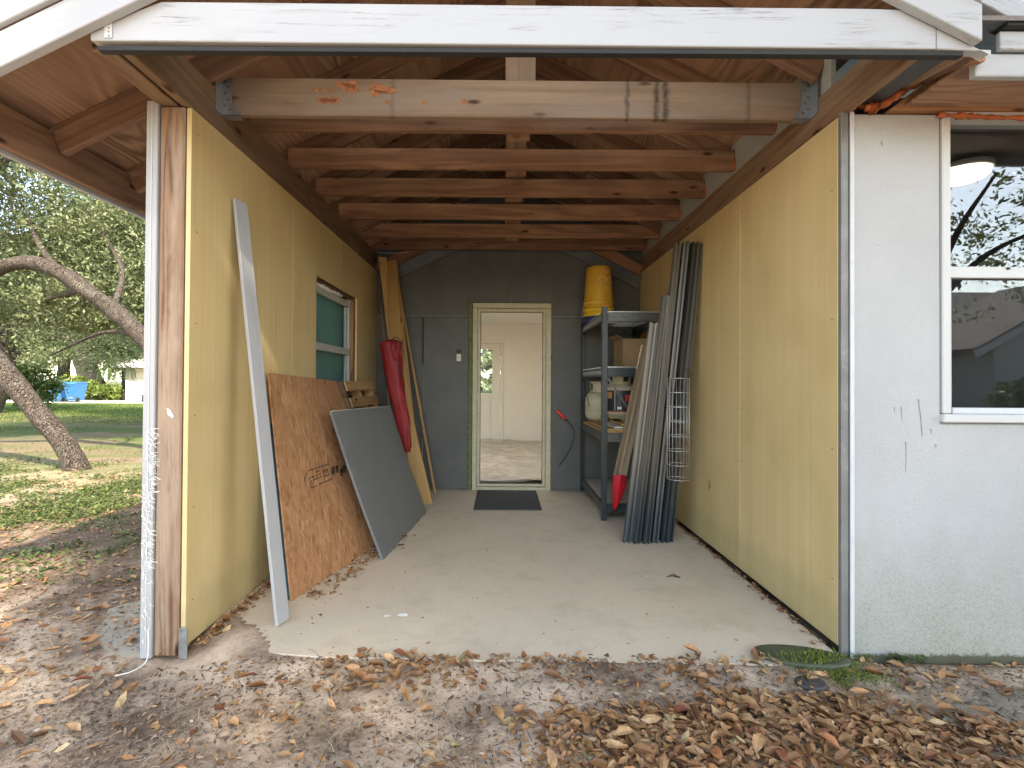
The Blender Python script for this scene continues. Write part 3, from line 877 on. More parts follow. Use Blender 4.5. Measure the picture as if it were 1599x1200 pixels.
mesh_obj('paint_chip', [(-1.498, 2.172, 1.075), (-1.482, 2.171, 1.068), (-1.466, 2.172, 1.038), (-1.472, 2.172, 1.030), (-1.492, 2.171, 1.045)], [(0, 4, 3, 2, 1)], 'torn', lw)

# ---------------------------------------------------------------- right yellow wall
rw = thing('right_wall', (RX, YF, 0), 'yellow panelled porch wall with a grey corner strip, right of the concrete floor', 'wall')
PY = [2.225, 3.14, 4.05, 4.96, YB - 0.004]
for a, b in zip(PY[:-1], PY[1:]):
    side_panel(RX, [(0.012, a), (WALL_H - 0.004, a), (WALL_H - 0.004, b - G), (0.012, b - G)], 1, rw)
dots('screw', [(RX - 0.001, y, z) for y in (3.115, 3.165, 4.02, 4.08) for z in (0.25, 0.7, 1.04, 1.36, 1.9, 2.3)] + [(RX - 0.001, 2.26, z) for z in (0.3, 0.9, 1.5, 2.1)], 0.0045, 0.003, 'screw', rw, (-1, 0, 0))
box('corner_strip', RX + 0.001, RX + 0.035, 2.200, 2.222, -0.03, WALL_H + 0.01, 'corner_trim', rw, 0.003)
mesh_obj('dent', [(RX - 0.0015, 3.60, 0.50), (RX - 0.0015, 3.575, 0.44), (RX - 0.0015, 3.61, 0.41)], [(0, 1, 2)], 'screw', rw)

# ---------------------------------------------------------------- back wall
bw = thing('back_wall', (0.1, YB, 0), 'dark grey gable wall at the back of the porch, pierced by an open doorway', 'wall')
DX0, DX1, DZ1 = -0.335, 0.535, 2.07
ZB = 1.93
mf = lambda z, x0: Matrix(((1, 0, 0, 0), (0, 0, -1, z), (0, 1, 0, 0), (0, 0, 0, 1)))   # (u, v) -> (x, z), extrudes towards -y
def wall_panel(nm, pts, y=YB, t=0.02, mat='grey', parent=bw):
    m = Matrix(((1, 0, 0, 0), (0, 0, -1, y + t), (0, 1, 0, 0), (0, 0, 0, 1)))
    return prism(nm, pts, t, m, mat, parent, 0.0015)
wall_panel('lower_panel', [(LX - 0.1, 0.006), (-0.895, 0.006), (-0.895, ZB), (LX - 0.1, ZB)])
wall_panel('lower_panel', [(-0.888, 0.006), (DX0 - 0.05, 0.006), (DX0 - 0.05, ZB), (-0.888, ZB)])
wall_panel('lower_panel', [(DX1 + 0.004, 0.006), (RX + 0.1, 0.006), (RX + 0.1, ZB), (DX1 + 0.004, ZB)])
wall_panel('gable_panel', [(LX - 0.1, ZB + 0.006), (DX0 - 0.05, ZB + 0.006), (DX0 - 0.05, DZ1 + 0.015), (0.092, DZ1 + 0.015), (0.092, roofz(0.092, 0.13)), (LX - 0.1, roofz(LX - 0.1, 0.13))], YB - 0.004)
wall_panel('gable_panel', [(0.097, DZ1 + 0.015), (DX1 + 0.004, DZ1 + 0.015), (DX1 + 0.004, ZB + 0.006), (RX + 0.1, ZB + 0.006), (RX + 0.1, roofz(RX + 0.1, 0.13)), (0.097, roofz(0.097, 0.13))], YB - 0.004)
box('batten', LX, DX0 - 0.052, YB - 0.026, YB - 0.005, ZB - 0.014, ZB + 0.012, 'grey_trim', bw)
box('batten', DX1 + 0.006, RX, YB - 0.026, YB - 0.005, ZB - 0.014, ZB + 0.012, 'grey_trim', bw)
box('batten', -0.900, -0.884, YB - 0.018, YB - 0.001, 1.40, ZB - 0.016, 'black', bw)  # black strip that draws the dark groove between the panels
box('seam_strip', 0.065, 0.125, YB - 0.011, YB - 0.0045, DZ1 + 0.02, 2.75, 'grey', bw)
for (xa, xb) in ((LX + 0.005, -0.42), (RX - 0.005, 0.56)):
    za, zb = roofz(xa, -0.36), roofz(xb, -0.36)
    board('rake_board', (xa, YB - 0.024, za), (xb, YB - 0.024, zb), 0.15, 0.03, (0, 1, 0), 'grey_trim', bw)
box('green_edge', DX0 - 0.048, DX0 - 0.003, YB - 0.012, YB + 0.06, 0.0, DZ1 + 0.01, 'green_paint', bw)
# doorway frame
dfm = bpy.data.objects.new('door_frame', None); link(dfm, bw, Matrix.Translation((0.1, YB, 0)))
box('jamb', DX0, DX0 + 0.05, YB - 0.03, YB + 0.12, 0.0, DZ1 - 0.05, 'cream', dfm)
box('jamb', DX1 - 0.055, DX1, YB - 0.03, YB + 0.12, 0.0, DZ1 - 0.05, 'cream', dfm)
box('head', DX0, DX1, YB - 0.032, YB + 0.12, DZ1 - 0.048, DZ1 + 0.008, 'cream', dfm)
box('threshold', DX0 + 0.052, DX1 - 0.057, YB - 0.03, YB + 0.12, 0.0, 0.035, 'cream', dfm)
box('worn_edge', DX1 + 0.001, DX1 + 0.012, YB - 0.02, YB + 0.02, 0.0, DZ1, 'header', dfm)
sd = bpy.data.objects.new('storm_door', None); link(sd, bw, Matrix.Translation((0.1, YB, 0)))
a, b, z0, z1 = DX0 + 0.054, DX1 - 0.059, 0.039, DZ1 - 0.052
box('stile', a, a + 0.030, YB - 0.006, YB + 0.02, z0, z1, 'cream', sd)
box('stile', b - 0.030, b, YB - 0.006, YB + 0.02, z0, z1, 'cream', sd)
box('rail', a + 0.031, b - 0.031, YB - 0.005, YB + 0.02, z1 - 0.035, z1, 'cream', sd)
box('rail', a + 0.031, b - 0.031, YB - 0.005, YB + 0.02, z0, z0 + 0.03, 'cream', sd)
for q in ((a + 0.031, a + 0.036, z0 + 0.032, z1 - 0.037), (b - 0.036, b - 0.031, z0 + 0.032, z1 - 0.037)):
    box('gasket', q[0], q[1], YB - 0.002, YB + 0.012, q[2], q[3], 'black', sd, 0)
box('gasket', a + 0.037, b - 0.037, YB - 0.002, YB + 0.012, z1 - 0.042, z1 - 0.037, 'black', sd, 0)
box('gasket', a + 0.037, b - 0.037, YB - 0.002, YB + 0.012, z0 + 0.031, z0 + 0.036, 'black', sd, 0)
for z in (0.25, 1.0, 1.75):
    box('hinge', a - 0.003, a + 0.006, YB - 0.012, YB - 0.0065, z, z + 0.09, 'galv', sd, 0.001)

# switch plate with its letter
sp = thing('switch_plate', (aty(716, 566, YB)), 'small cream switch plate lettered C under a black tab, left of the doorway', 'switch')
c = aty(716.5, 557, YB)
box('plate', c.x - 0.024, c.x + 0.024, YB - 0.014, YB - 0.001, c.z - 0.052, c.z + 0.028, 'door_white', sp, 0.003)
box('tab', c.x - 0.026, c.x + 0.026, YB - 0.014, YB - 0.001, c.z + 0.030, c.z + 0.075, 'black', sp, 0.003)

def text_mesh(body, size):
    cu = bpy.data.curves.new('lettering', 'FONT')
    cu.body = body; cu.size = size; cu.extrude = 0.0005; cu.align_x = 'CENTER'; cu.align_y = 'CENTER'
    ob = bpy.data.objects.new('lettering', cu)
    C.objects.link(ob)
    dg = bpy.context.evaluated_depsgraph_get()
    me = bpy.data.meshes.new_from_object(ob.evaluated_get(dg))
    bpy.data.objects.remove(ob); bpy.data.curves.remove(cu)
    return me
def lettering(body, size, world, mat, parent, name='lettering', bend=None):
    me = text_mesh(body, size)
    if bend:
        R0 = bend
        for v in me.vertices:
            a = v.co.x / R0; rr = R0 + v.co.z
            v.co = Vector((rr * math.sin(a), v.co.y, rr * math.cos(a) - R0))
    me.materials.clear(); me.materials.append(M[mat])
    o = bpy.data.objects.new(name, me)
    return link(o, parent, world)
lettering('C', 0.036, frame((c.x, YB - 0.0148, c.z - 0.010), (1, 0, 0), (0, -1, 0)), 'mat', sp)

# ---------------------------------------------------------------- stucco house front on the right
hs = thing('stucco_house', (2.5, 2.2, 0), 'white stucco house front with a double hung window, right of the porch', 'house')
YS = 2.20
WX0 = aty(1470, 400, YS).x; WX1 = WX0 + 1.0
WT, WBt = aty(1480, 186, YS).z, aty(1480, 660, YS).z
def stucco_panel(pts):
    zs = -0.06
    m = Matrix(((1, 0, 0, 0), (0, 0, -1, YS + 0.15), (0, 1, 0, zs), (0, 0, 0, 1)))
    return prism('stucco_wall', [(x, z - zs) for x, z in pts], 0.15, m, 'stucco', hs, 0.006)
XS = RX + 0.042
stucco_panel([(XS, -0.06), (6.0, -0.06), (6.0, 2.43), (WX1 + 0.004, 2.43), (WX1 + 0.004, WBt - 0.004), (WX0 - 0.004, WBt - 0.004), (WX0 - 0.004, 2.43), (XS, 2.43)])
box('edge_bead', XS - 0.005, XS + 0.014, YS - 0.008, YS - 0.0005, -0.05, 2.435, 'stucco_trim', hs, 0.002)
w2 = bpy.data.objects.new('window', None); link(w2, hs, Matrix.Translation((WX0, YS, WBt)))
yf = YS - 0.008
box('jamb', WX0, WX0 + 0.038, yf, YS + 0.09, WBt + 0.04, WT, 'white_vinyl', w2, 0.004)
box('jamb', WX1 - 0.038, WX1, yf, YS + 0.09, WBt + 0.04, WT, 'white_vinyl', w2, 0.004)
box('head', WX0, WX1, yf + 0.001, YS + 0.09, WT, WT + 0.045, 'white_vinyl', w2, 0.004)
box('sill', WX0 - 0.01, WX1 + 0.01, yf - 0.016, YS + 0.09, WBt, WBt + 0.038, 'white_vinyl', w2, 0.005)
mz = aty(1540, 425, YS).z
box('meeting_rail', WX0 + 0.0385, WX1 - 0.0385, YS + 0.006, YS + 0.05, mz - 0.026, mz + 0.026, 'white_vinyl', w2, 0.003)
box('pane', WX0 + 0.039, WX1 - 0.039, YS + 0.050, YS + 0.054, mz + 0.027, WT - 0.001, 'glass_coated', w2, 0)
box('pane', WX0 + 0.060, WX1 - 0.060, YS + 0.034, YS + 0.038, WBt + 0.068, mz - 0.028, 'glass_low', w2, 0)
box('sash_stile', WX0 + 0.039, WX0 + 0.058, YS + 0.012, YS + 0.045, WBt + 0.040, mz - 0.028, 'white_trim', w2, 0.002)
box('sash_stile', WX1 - 0.058, WX1 - 0.039, YS + 0.012, YS + 0.045, WBt + 0.040, mz - 0.028, 'white_trim', w2, 0.002)
box('sash_rail', WX0 + 0.059, WX1 - 0.059, YS + 0.010, YS + 0.045, WBt + 0.0385, WBt + 0.066, 'stucco_trim', w2, 0.002)
box('screen', WX0 + 0.059, WX1 - 0.059, YS + 0.020, YS + 0.022, WBt + 0.068, mz - 0.028, 'screen', w2, 0)
box('sash_lock', WX0 + 0.30, WX0 + 0.312, YS - 0.002, YS + 0.006, mz + 0.012, mz + 0.022, 'black', w2, 0.001)
# wooden header above and orange foam
def header():
    p = [aty(1388, 171, YS - 0.02), aty(1455, 122, YS - 0.02)]
    x0, z0 = p[0].x, 2.436; x1, z1 = p[1].x, p[1].z
    m = Matrix(((1, 0, 0, x0), (0, 0, -1, YS + 0.02), (0, 1, 0, z0), (0, 0, 0, 1)))
    prism('header', [(0, 0), (6.0 - x0, 0), (6.0 - x0, z1 - z0), (x1 - x0, z1 - z0)], 0.045, m, 'header', hs, 0.003)
header()
zf = 2.43
blob_strip('spray_foam', [aty(1465, 180, YS - 0.02), aty(1500, 182, YS - 0.02), aty(1560, 184, YS - 0.02), aty(1640, 186, YS - 0.02)], 0.011, 'foam', hs, 3)
blob_strip('spray_foam', [aty(1352, 170, YS - 0.02), aty(1385, 160, YS - 0.03), aty(1420, 136, YS - 0.04), aty(1460, 118, YS - 0.05), aty(1500, 110, YS - 0.04), aty(1530, 116, YS - 0.03)], 0.017, 'foam', hs, 9)
blob_strip('spray_foam', [aty(1322, 168, YS - 0.01), aty(1340, 160, YS), aty(1358, 166, YS - 0.01), aty(1372, 172, YS - 0.02)], 0.022, 'foam', hs, 21)
blob_strip('spray_foam', [aty(1500, 122, YS - 0.026), aty(1540, 121, YS - 0.026), aty(1640, 122, YS - 0.026)], 0.007, 'foam', hs, 31)
# eave of the house
yE = 1.86
e0 = aty(1524, 119, yE)
box('eave_fascia', e0.x, 6.0, yE, yE + 0.03, e0.z, aty(1524, 84, yE).z, 'white_trim', hs)
box('eave_fascia', aty(1553, 80, yE).x, 6.0, yE - 0.022, yE - 0.002, aty(1560, 83, yE).z, aty(1560, 55, yE).z, 'white_wood', hs)
box('drip_edge', aty(1553, 80, yE).x, 6.0, yE - 0.05, yE + 0.0, aty(1560, 54, yE).z, aty(1560, 47, yE).z, 'tar', hs, 0.001)
box('soffit', 1.585, 1.799, yE + 0.02, YS + 0.05, 2.515, 2.53, 'beam', hs)
box('soffit', 1.80, 6.0, yE + 0.031, YS, e0.z + 0.06, e0.z + 0.075, 'ply', hs)
zr = aty(1560, 47, yE).z
mesh_obj('roof', [(1.60, yE - 0.06, zr + 0.01), (6.5, yE - 0.06, zr + 0.01), (6.5, 8.0, zr + 3.0), (1.60, 8.0, zr + 3.0),
                  (1.60, yE - 0.06, zr - 0.008), (6.5, yE - 0.06, zr - 0.008), (6.5, 8.0, zr + 2.98), (1.60, 8.0, zr + 2.98)],
         [(0, 1, 2, 3), (7, 6, 5, 4), (0, 4, 5, 1), (1, 5, 6, 2), (2, 6, 7, 3), (3, 7, 4, 0)], 'shingle', hs)
# upper rake of the house roof, and the brown boards under it
board('rake_board', aty(1470, -40, 1.90), aty(1597, 26, 1.90), 0.085, 0.03, (0, 1, 0), 'white_wood', hs, 0.003)
board('soffit_board', aty(1500, 0, 1.97), aty(1597, 52, 1.97), 0.11, 0.02, (0, 1, 0), 'rafter', hs, 0.003)
def drip(pxs, w0):
    P = [aty(x, y, YS - 0.001) for x, y in pxs]
    V, Fq = [], []
    for i, p in enumerate(P):
        w = w0 * (1 - 0.6 * i / (len(P) - 1)) * (0.7 + 0.6 * random.Random(i + int(p.x * 999)).random())
        V += [p + Vector((-w, 0, 0)), p + Vector((w, -0.0004, 0))]
    for i in range(len(P) - 1): Fq.append((2 * i, 2 * i + 2, 2 * i + 3, 2 * i + 1))
    mesh_obj('drip_stain', V, Fq, 'stain', hs)
for pxs, w in (([(1434, 624), (1436, 640), (1438, 656), (1440, 682)], 0.004), ([(1407, 636), (1408, 648), (1408, 658)], 0.003), ([(1414, 690), (1415, 710), (1414, 738)], 0.003),
               ([(1396, 636), (1397, 641), (1397, 646)], 0.003), ([(1368, 383), (1373, 384), (1378, 385)], 0.004), ([(1376, 222), (1377, 224), (1378, 228)], 0.004), ([(1453, 670), (1454, 674), (1454, 678)], 0.005), ([(1461, 694), (1461, 697), (1462, 700)], 0.004)):
    drip(pxs, w)
# dim room behind the window, with its lit ceiling lamp
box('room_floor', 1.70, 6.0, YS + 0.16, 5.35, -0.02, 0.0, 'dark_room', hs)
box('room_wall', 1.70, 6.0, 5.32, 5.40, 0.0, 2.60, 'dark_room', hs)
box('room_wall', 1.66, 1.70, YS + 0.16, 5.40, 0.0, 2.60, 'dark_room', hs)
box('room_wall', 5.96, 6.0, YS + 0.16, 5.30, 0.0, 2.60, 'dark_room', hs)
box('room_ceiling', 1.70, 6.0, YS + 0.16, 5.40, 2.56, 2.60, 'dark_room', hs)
lp = aty(1500, 268, 3.0)
cl = thing('ceiling_lamp', (lp.x, lp.y, 2.56), 'lit round white ceiling lamp seen through the upper pane of the right window', 'lamp')
lathe('diffuser', [(0.13, 0.0), (0.135, -0.026), (0.115, -0.046), (0.04, -0.056)], (lp.x, lp.y, 2.515), 'lamp', cl, 32)
lathe('ring', [(0.155, 0.0), (0.155, -0.03), (0.138, -0.034), (0.138, 0.0)], (lp.x, lp.y, 2.545), 'white_vinyl', cl, 32)

# ---------------------------------------------------------------- room seen through the doorway
st = lambda o: tag(o, kind='structure')
RB = 10.0
st(box('room_floor', -3.5, 1.6, YB + 0.14, RB + 0.1, -0.03, 0.0, 'room_floor', bev=0))
SKY0, SKY1 = 5.75, 7.55
st(box('room_ceiling', -3.5, 1.6, SKY1, RB + 0.1, 2.40, 2.44, 'room_ceiling', bev=0))
st(box('room_ceiling', -3.5, 1.6, YB + 0.03, SKY0, 2.40, 2.44, 'room_ceiling', bev=0))
st(box('added_daylight_panel', -3.5, 1.6, SKY0 + 0.001, SKY1 - 0.001, 2.41, 2.43, 'frosted', bev=0))  # unseen frosted ceiling panel, added so daylight brightens the room
xc = aty(787, 600, RB).x
st(box('far_room_wall', xc, 1.6, RB - 0.03, RB + 0.1, 0.0, 2.40, 'room', bev=0))
ED0, ED1, EDZ = -0.90, aty(781, 600, RB).x, aty(760, 537, RB).z
st(box('far_room_wall', ED1 + 0.006, xc - 0.001, RB, RB + 0.1, 0.0, 2.40, 'room', bev=0))
st(box('far_room_wall', ED0 - 0.006, ED1 + 0.006, RB, RB + 0.1, EDZ + 0.006, 2.40, 'room', bev=0))
st(box('far_room_wall', -3.5, ED0 - 0.006, RB, RB + 0.1, 0.0, 2.40, 'room', bev=0))
# side wall with a wide unseen opening added for daylight on the left, plain wall on the right
st(box('side_room_wall', 1.6, 1.7, YB + 0.03, RB + 0.1, 0.0, 2.44, 'room', bev=0))
st(box('side_room_wall', -3.6, -3.5, YB + 0.03, 6.2, 0.0, 2.44, 'room', bev=0))
st(box('side_room_wall', -3.6, -3.5, 9.6, RB + 0.1, 0.0, 2.44, 'room', bev=0))
st(box('side_room_wall', -3.6, -3.5, 6.2, 9.6, 2.2, 2.44, 'room', bev=0))
st(box('near_room_wall', -3.5, DX0 - 0.05, YB + 0.03, YB + 0.13, 0.0, 2.40, 'room', bev=0))
st(box('near_room_wall', DX1 + 0.004, 1.6, YB + 0.03, YB + 0.13, 0.0, 2.40, 'room', bev=0))
st(box('near_room_wall', DX0 - 0.05, DX1 + 0.004, YB + 0.03, YB + 0.13, DZ1 + 0.01, 2.40, 'room', bev=0))
ed = thing('entry_door', (-0.5, RB, 0), 'white inner door with a nine light window, standing at the far side of the room', 'door')
LY0, LY1 = aty(760, 615, RB).z, aty(760, 546, RB).z
lx1 = aty(768, 600, RB).x; lx0 = ED0 + (ED1 - lx1)
yd = RB + 0.02
box('stile', ED0, lx0, yd, yd + 0.04, 0.008, EDZ, 'door_white', ed)
box('stile', lx1, ED1, yd, yd + 0.04, 0.008, EDZ, 'door_white', ed)
box('rail', lx0 + 0.001, lx1 - 0.001, yd, yd + 0.04, LY1, EDZ, 'door_white', ed)
box('lower_panel', lx0 + 0.001, lx1 - 0.001, yd, yd + 0.04, 0.008, LY0, 'door_white', ed)
for xa, xb in ((lx0 + 0.03, (lx0 + lx1) / 2 - 0.04), ((lx0 + lx1) / 2 + 0.04, lx1 - 0.03)):
    box('raised_panel', xa, xb, yd - 0.010, yd - 0.0005, 0.40, LY0 - 0.10, 'door_white', ed, 0.008)
for i in (1, 2):
    xm = lx0 + (lx1 - lx0) * i / 3; box('muntin', xm - 0.008, xm + 0.008, yd + 0.004, yd + 0.03, LY0, LY1, 'door_white', ed)
    zz = LY0 + (LY1 - LY0) * i / 3; box('muntin', lx0, lx1, yd + 0.006, yd + 0.028, zz - 0.008, zz + 0.008, 'door_white', ed)
box('pane', lx0, lx1, yd + 0.014, yd + 0.018, LY0, LY1, 'glass', ed, 0)
for z in (0.25, 1.0, 1.72): box('hinge', ED1 - 0.004, ED1 + 0.003, yd - 0.014, yd - 0.001, z, z + 0.09, 'galv', ed, 0.001)
st(box('door_casing', ED1 + 0.008, ED1 + 0.07, RB - 0.018, RB - 0.001, 0.0, EDZ + 0.012, 'door_white', bev=0.003))
st(box('door_casing', ED0 - 0.07, ED1 + 0.07, RB - 0.018, RB - 0.001, EDZ + 0.014, EDZ + 0.075, 'door_white', bev=0.003))
# creased drop cloth
def drop():
    xs_, ys_ = np.linspace(-1.6, 1.55, 90), np.linspace(YB + 0.3, RB - 0.12, 150)
    V, idx = [], np.arange(90 * 150).reshape(150, 90)
    for y in ys_:
        for x in xs_:
            n = mnoise.noise(Vector((x * 0.9, y * 3.2, 0))) 
            r = 1 - abs(mnoise.noise(Vector((x * 0.8 + 5, y * 4.6, 2)))) * 4
            V.append((x, y, 0.006 + 0.010 * max(0, n) + 0.055 * max(0, r) ** 3))
    q = np.stack([idx[:-1, :-1].ravel(), idx[:-1, 1:].ravel(), idx[1:, 1:].ravel(), idx[1:, :-1].ravel()], 1)
    tag(np_mesh('drop_cloth', np.array(V), q, 'drop', smooth=True), 'creased pale drop cloth covering the floor of the room beyond the doorway', 'drop cloth')
drop()

# ---------------------------------------------------------------- porch roof
rf = thing('porch_roof', (RIDGE_X, YF, BEAM_T), 'open gabled porch roof of brown rafters, ties and plywood behind a cracked white gable board', 'roof')
YR0 = 1.745
# wall plates / beams
box('beam', LX - 0.002, LX - 0.045, 1.822, YB - 0.01, WALL_H + 0.004, BEAM_T, 'beam', rf, 0.004)
box('beam', LX - 0.062, LX - 0.150, 1.822, 2.29, WALL_H + 0.006, BEAM_T - 0.01, 'beam', rf, 0.004)
box('beam', RX + 0.002, RX + 0.045, 1.822, YB - 0.01, WALL_H + 0.004, 2.600, 'beam', rf, 0.004)
box('grey_upstand', RX + 0.022, RX + 0.045, 2.30, YB - 0.01, 2.601, 2.98, 'grey_stucco', rf, 0)
# rafters
RAF_Y = [2.365, 2.845, 3.33, 3.81, 4.29, 4.77, 5.24]
VT = 0.157
def rafter(y, xa, xb, nm='rafter', off=0.0, depth=0.140, thick=0.038, mat='rafter'):
    zc = lambda x: roofz(x, off + VT / 2)
    return board(nm, (xa, y, zc(xa)), (xb, y, zc(xb)), depth, thick, (0, 1, 0), mat, rf, 0.003)
for i, y in enumerate(RAF_Y):
    rafter(y, RIDGE_X - 0.022, -2.175)
    rafter(y + 0.004, RIDGE_X + 0.022, RX + 0.018)
box('ridge_board', RIDGE_X - 0.019, RIDGE_X + 0.019, YR0 + 0.08, YB - 0.01, RIDGE_Z - 0.03, RIDGE_Z + 0.13, 'rafter', rf)
# eave board and its white face
box('eave_board', -2.215, -2.177, YR0 + 0.045, YB, 2.215, 2.395, 'rafter', rf)
box('eave_fascia', -2.240, -2.217, YR0 + 0.03, YB, 2.195, 2.40, 'white_trim', rf)
# plywood sheets on the rafters, seams left open by a hair
SC = math.cos(math.atan(SLOPE))
def sheet(side, s0, s1, y0, y1):
    f = lambda s: (RIDGE_X + side * s * SC, roofz(RIDGE_X + s * SC, VT + 0.0075))
    a, b = f(s0), f(s1)
    cx, cz = (a[0] + b[0]) / 2, (a[1] + b[1]) / 2
    nrm = Vector((side * SLOPE, 0, 1)).normalized()
    board('plywood_sheet', (cx, y0, cz), (cx, y1, cz), (s1 - s0), 0.013, nrm, 'ply', rf, 0.0015)
for y0, y1 in ((YR0, 2.842), (2.848, 4.29), (4.296, YB)):
    sheet(-1, 0.02, 1.168, y0, y1); sheet(-1, 1.173, 2.565, y0, y1)
for y0, y1 in ((YR0, 3.328), (3.334, 4.77), (4.776, YB)):
    sheet(1, 0.02, 0.985, y0, y1); sheet(1, 0.99, 1.74, y0, y1)
for side, s1 in ((-1, 2.60), (1, 1.80)):
    f = lambda s: (RIDGE_X + side * s * SC, roofz(RIDGE_X + s * SC, VT + 0.032))
    a, b = f(0.0), f(s1)
    board('shingle_layer', ((a[0] + b[0]) / 2, YR0 - 0.05, (a[1] + b[1]) / 2), ((a[0] + b[0]) / 2, YB + 0.1, (a[1] + b[1]) / 2), s1, 0.022, (side * SLOPE, 0, 1), 'shingle', rf, 0.003)
# tie beams
TIE_Y = [None, 2.78, 3.27, 3.75, 4.28, 4.82, 5.26]
TH = 0.135
p_l, p_r = aty(345, 151, 2.43), aty(1290, 160, 2.43)
fr_z = (p_l.z + p_r.z) / 2
ft = board('tie_beam', (LX + 0.002, 2.44, fr_z + 0.004), (RX - 0.002, 2.44, fr_z - 0.006), 0.188, 0.038, (0, 1, 0), 'tie_front', rf, 0.005)
for y in TIE_Y[1:]:
    z = BEAM_T + TH / 2 + 0.002
    board('tie_beam', (LX - 0.04, y, z), (RX + 0.018, y, z), TH, 0.038, (0, 1, 0), 'tie', rf, 0.004)
# king posts
for y, w in [(2.465, 0.155), (2.805, 0.135), (3.295, 0.14), (3.775, 0.14), (4.305, 0.14), (4.845, 0.14)]:
    zb = (fr_z - 0.02) if y < 2.5 else BEAM_T - 0.012
    y2 = y + 0.0145
    box('king_post', RIDGE_X + 0.012 - w / 2, RIDGE_X + 0.012 + w / 2, y2, y2 + 0.036, zb, RIDGE_Z - 0.035, 'tie_front' if y < 2.5 else 'tie', rf)
# joist hangers of the front tie
def hanger(x, side):
    h = bpy.data.objects.new('joist_hanger', None); link(h, rf, Matrix.Translation((x, 2.42, fr_z)))
    zt, zb = fr_z + 0.092, fr_z - 0.098
    # flange on the beam, cheek on the tie with the splayed lower lip
    xa, xb = (x + 0.001, x + 0.0035) if side > 0 else (x - 0.0035, x - 0.001)
    box('flange', xa, xb, 2.36, 2.42, zb, zt, 'galv', h, 0)
    m = Matrix(((side, 0, 0, x + side * 0.004), (0, 0, -side * 1.0, 2.4175 if side > 0 else 2.4145), (0, 1, 0, fr_z), (0, 0, 0, 1)))
    prism('cheek', [(0, -0.095), (0.085, -0.095), (0.085, -0.088), (0.048, -0.035), (0.045, 0.09), (0, 0.09)], 0.003, m, 'galv', h)
    box('seat', min(x, x + side * 0.085), max(x, x + side * 0.085), 2.4185, 2.46, fr_z - 0.101, fr_z - 0.0985, 'galv', h, 0)
    dots('nail', [(x + side * u, 2.4135 if side < 0 else 2.4130, fr_z + v) for u, v in ((0.015, 0.07), (0.03, 0.045), (0.016, 0.01), (0.03, -0.02), (0.016, -0.05), (0.04, -0.07))], 0.0045, 0.003, 'flashing', h, (0, -1, 0))
hanger(LX, 1); hanger(RX, -1)
# rotten patches on the front tie
def rot_patches():
    fy = 2.4195
    rnd = random.Random(3)
    def patch(nm, pxs, mat, dy):
        pts = []
        P = [aty(x, y, fy - dy) for x, y in pxs]
        n = len(P)
        for i in range(n):
            a, b = P[i], P[(i + 1) % n]
            for k in range(4):
                q = a.lerp(b, k / 4)
                q += Vector((mnoise.noise(q * 60), 0, mnoise.noise(q * 60 + Vector((7, 7, 7))))) * 0.006
                pts.append(q)
        c = sum(pts, Vector()) / len(pts)
        V = [p - c for p in pts] + [Vector((0, -0.002, 0))]
        m = len(pts)
        mesh_obj(nm, V, [(i, (i + 1) % m, m)[::-1] for i in range(m)], mat, rf, Matrix.Translation(c))
    patch('rotten_patch', [(520, 128), (558, 127), (560, 142), (548, 146), (528, 136)], 'rot', 0.001)
    patch('rotten_patch', [(576, 132), (590, 131), (622, 141), (612, 147), (596, 146), (580, 152)], 'rot', 0.001)
    patch('rotten_patch', [(487, 139), (506, 139), (504, 144), (490, 143)], 'rot', 0.001)
    patch('rotten_hollow', [(534, 130), (556, 133), (554, 140), (540, 136)], 'rot_dark', 0.003)
    patch('rotten_hollow', [(584, 140), (606, 144), (600, 146), (586, 145)], 'rot_dark', 0.003)
    patch('rotten_patch', [(495, 153), (531, 152), (529, 162), (498, 161)], 'rot', 0.001)
    patch('rotten_hollow', [(499, 155), (527, 154), (525, 160), (501, 159)], 'rot_dark', 0.003)
    for x, y in ((662, 159), (723, 158), (604, 159), (517, 141)):
        patch('rotten_patch', [(x - 4, y - 2), (x + 4, y - 3), (x + 5, y + 2), (x - 3, y + 3)], 'rot', 0.001)
rot_patches()
# white gable board and rake boards
gz0, gz1 = aty(800, 70, Y_FASCIA).z, aty(800, 8, Y_FASCIA).z
gx0, gx1 = aty(141, 40, Y_FASCIA).x, aty(1546, 60, Y_FASCIA).x
xj = aty(1463, 50, Y_FASCIA).x
gm = (gz0 + gz1) / 2
hgt = gz1 - gz0
SAG = -0.006
def gable_board(xa, xb, za, zb, ext=0.0):
    # the ends run under the rake boards, so they are cut to the roof slope
    def top(x): return min(za + hgt, roofz(x, -0.133) + 0.012)
    pts = [(xa, za), (xb, zb)]
    N = 24
    for i in range(N + 1):
        x = xb + (xa - xb) * i / N
        pts.append((x, min(za + (zb - za) * (x - xa) / (xb - xa) + hgt, roofz(x, -0.123))))
    m = Matrix(((1, 0, 0, 0), (0, 0, -1, Y_FASCIA + 0.038), (0, 1, 0, 0), (0, 0, 0, 1)))
    o = prism('gable_board', [(x, z) for x, z in pts], 0.038, m, 'white_wood', rf, 0.003)
dz = -0.012
zat = lambda x: gz0 + dz * (x - gx0) / (gx1 - gx0) + 0.006
gable_board(gx0, xj - 0.0015, zat(gx0), zat(xj))
gable_board(xj + 0.0015, gx1, zat(xj), zat(gx1) - 0.006)
box('splice_plate', aty(164, 40, Y_FASCIA).x, aty(176, 40, Y_FASCIA).x, Y_FASCIA - 0.004, Y_FASCIA - 0.001, aty(170, 60, Y_FASCIA).z, aty(170, 26, Y_FASCIA).z, 'white_vinyl', rf, 0.001)
dots('nail', [aty(170, y, Y_FASCIA - 0.004) for y in (32, 38, 44, 50, 56)], 0.004, 0.003, 'greyboard', rf, (0, -1, 0))
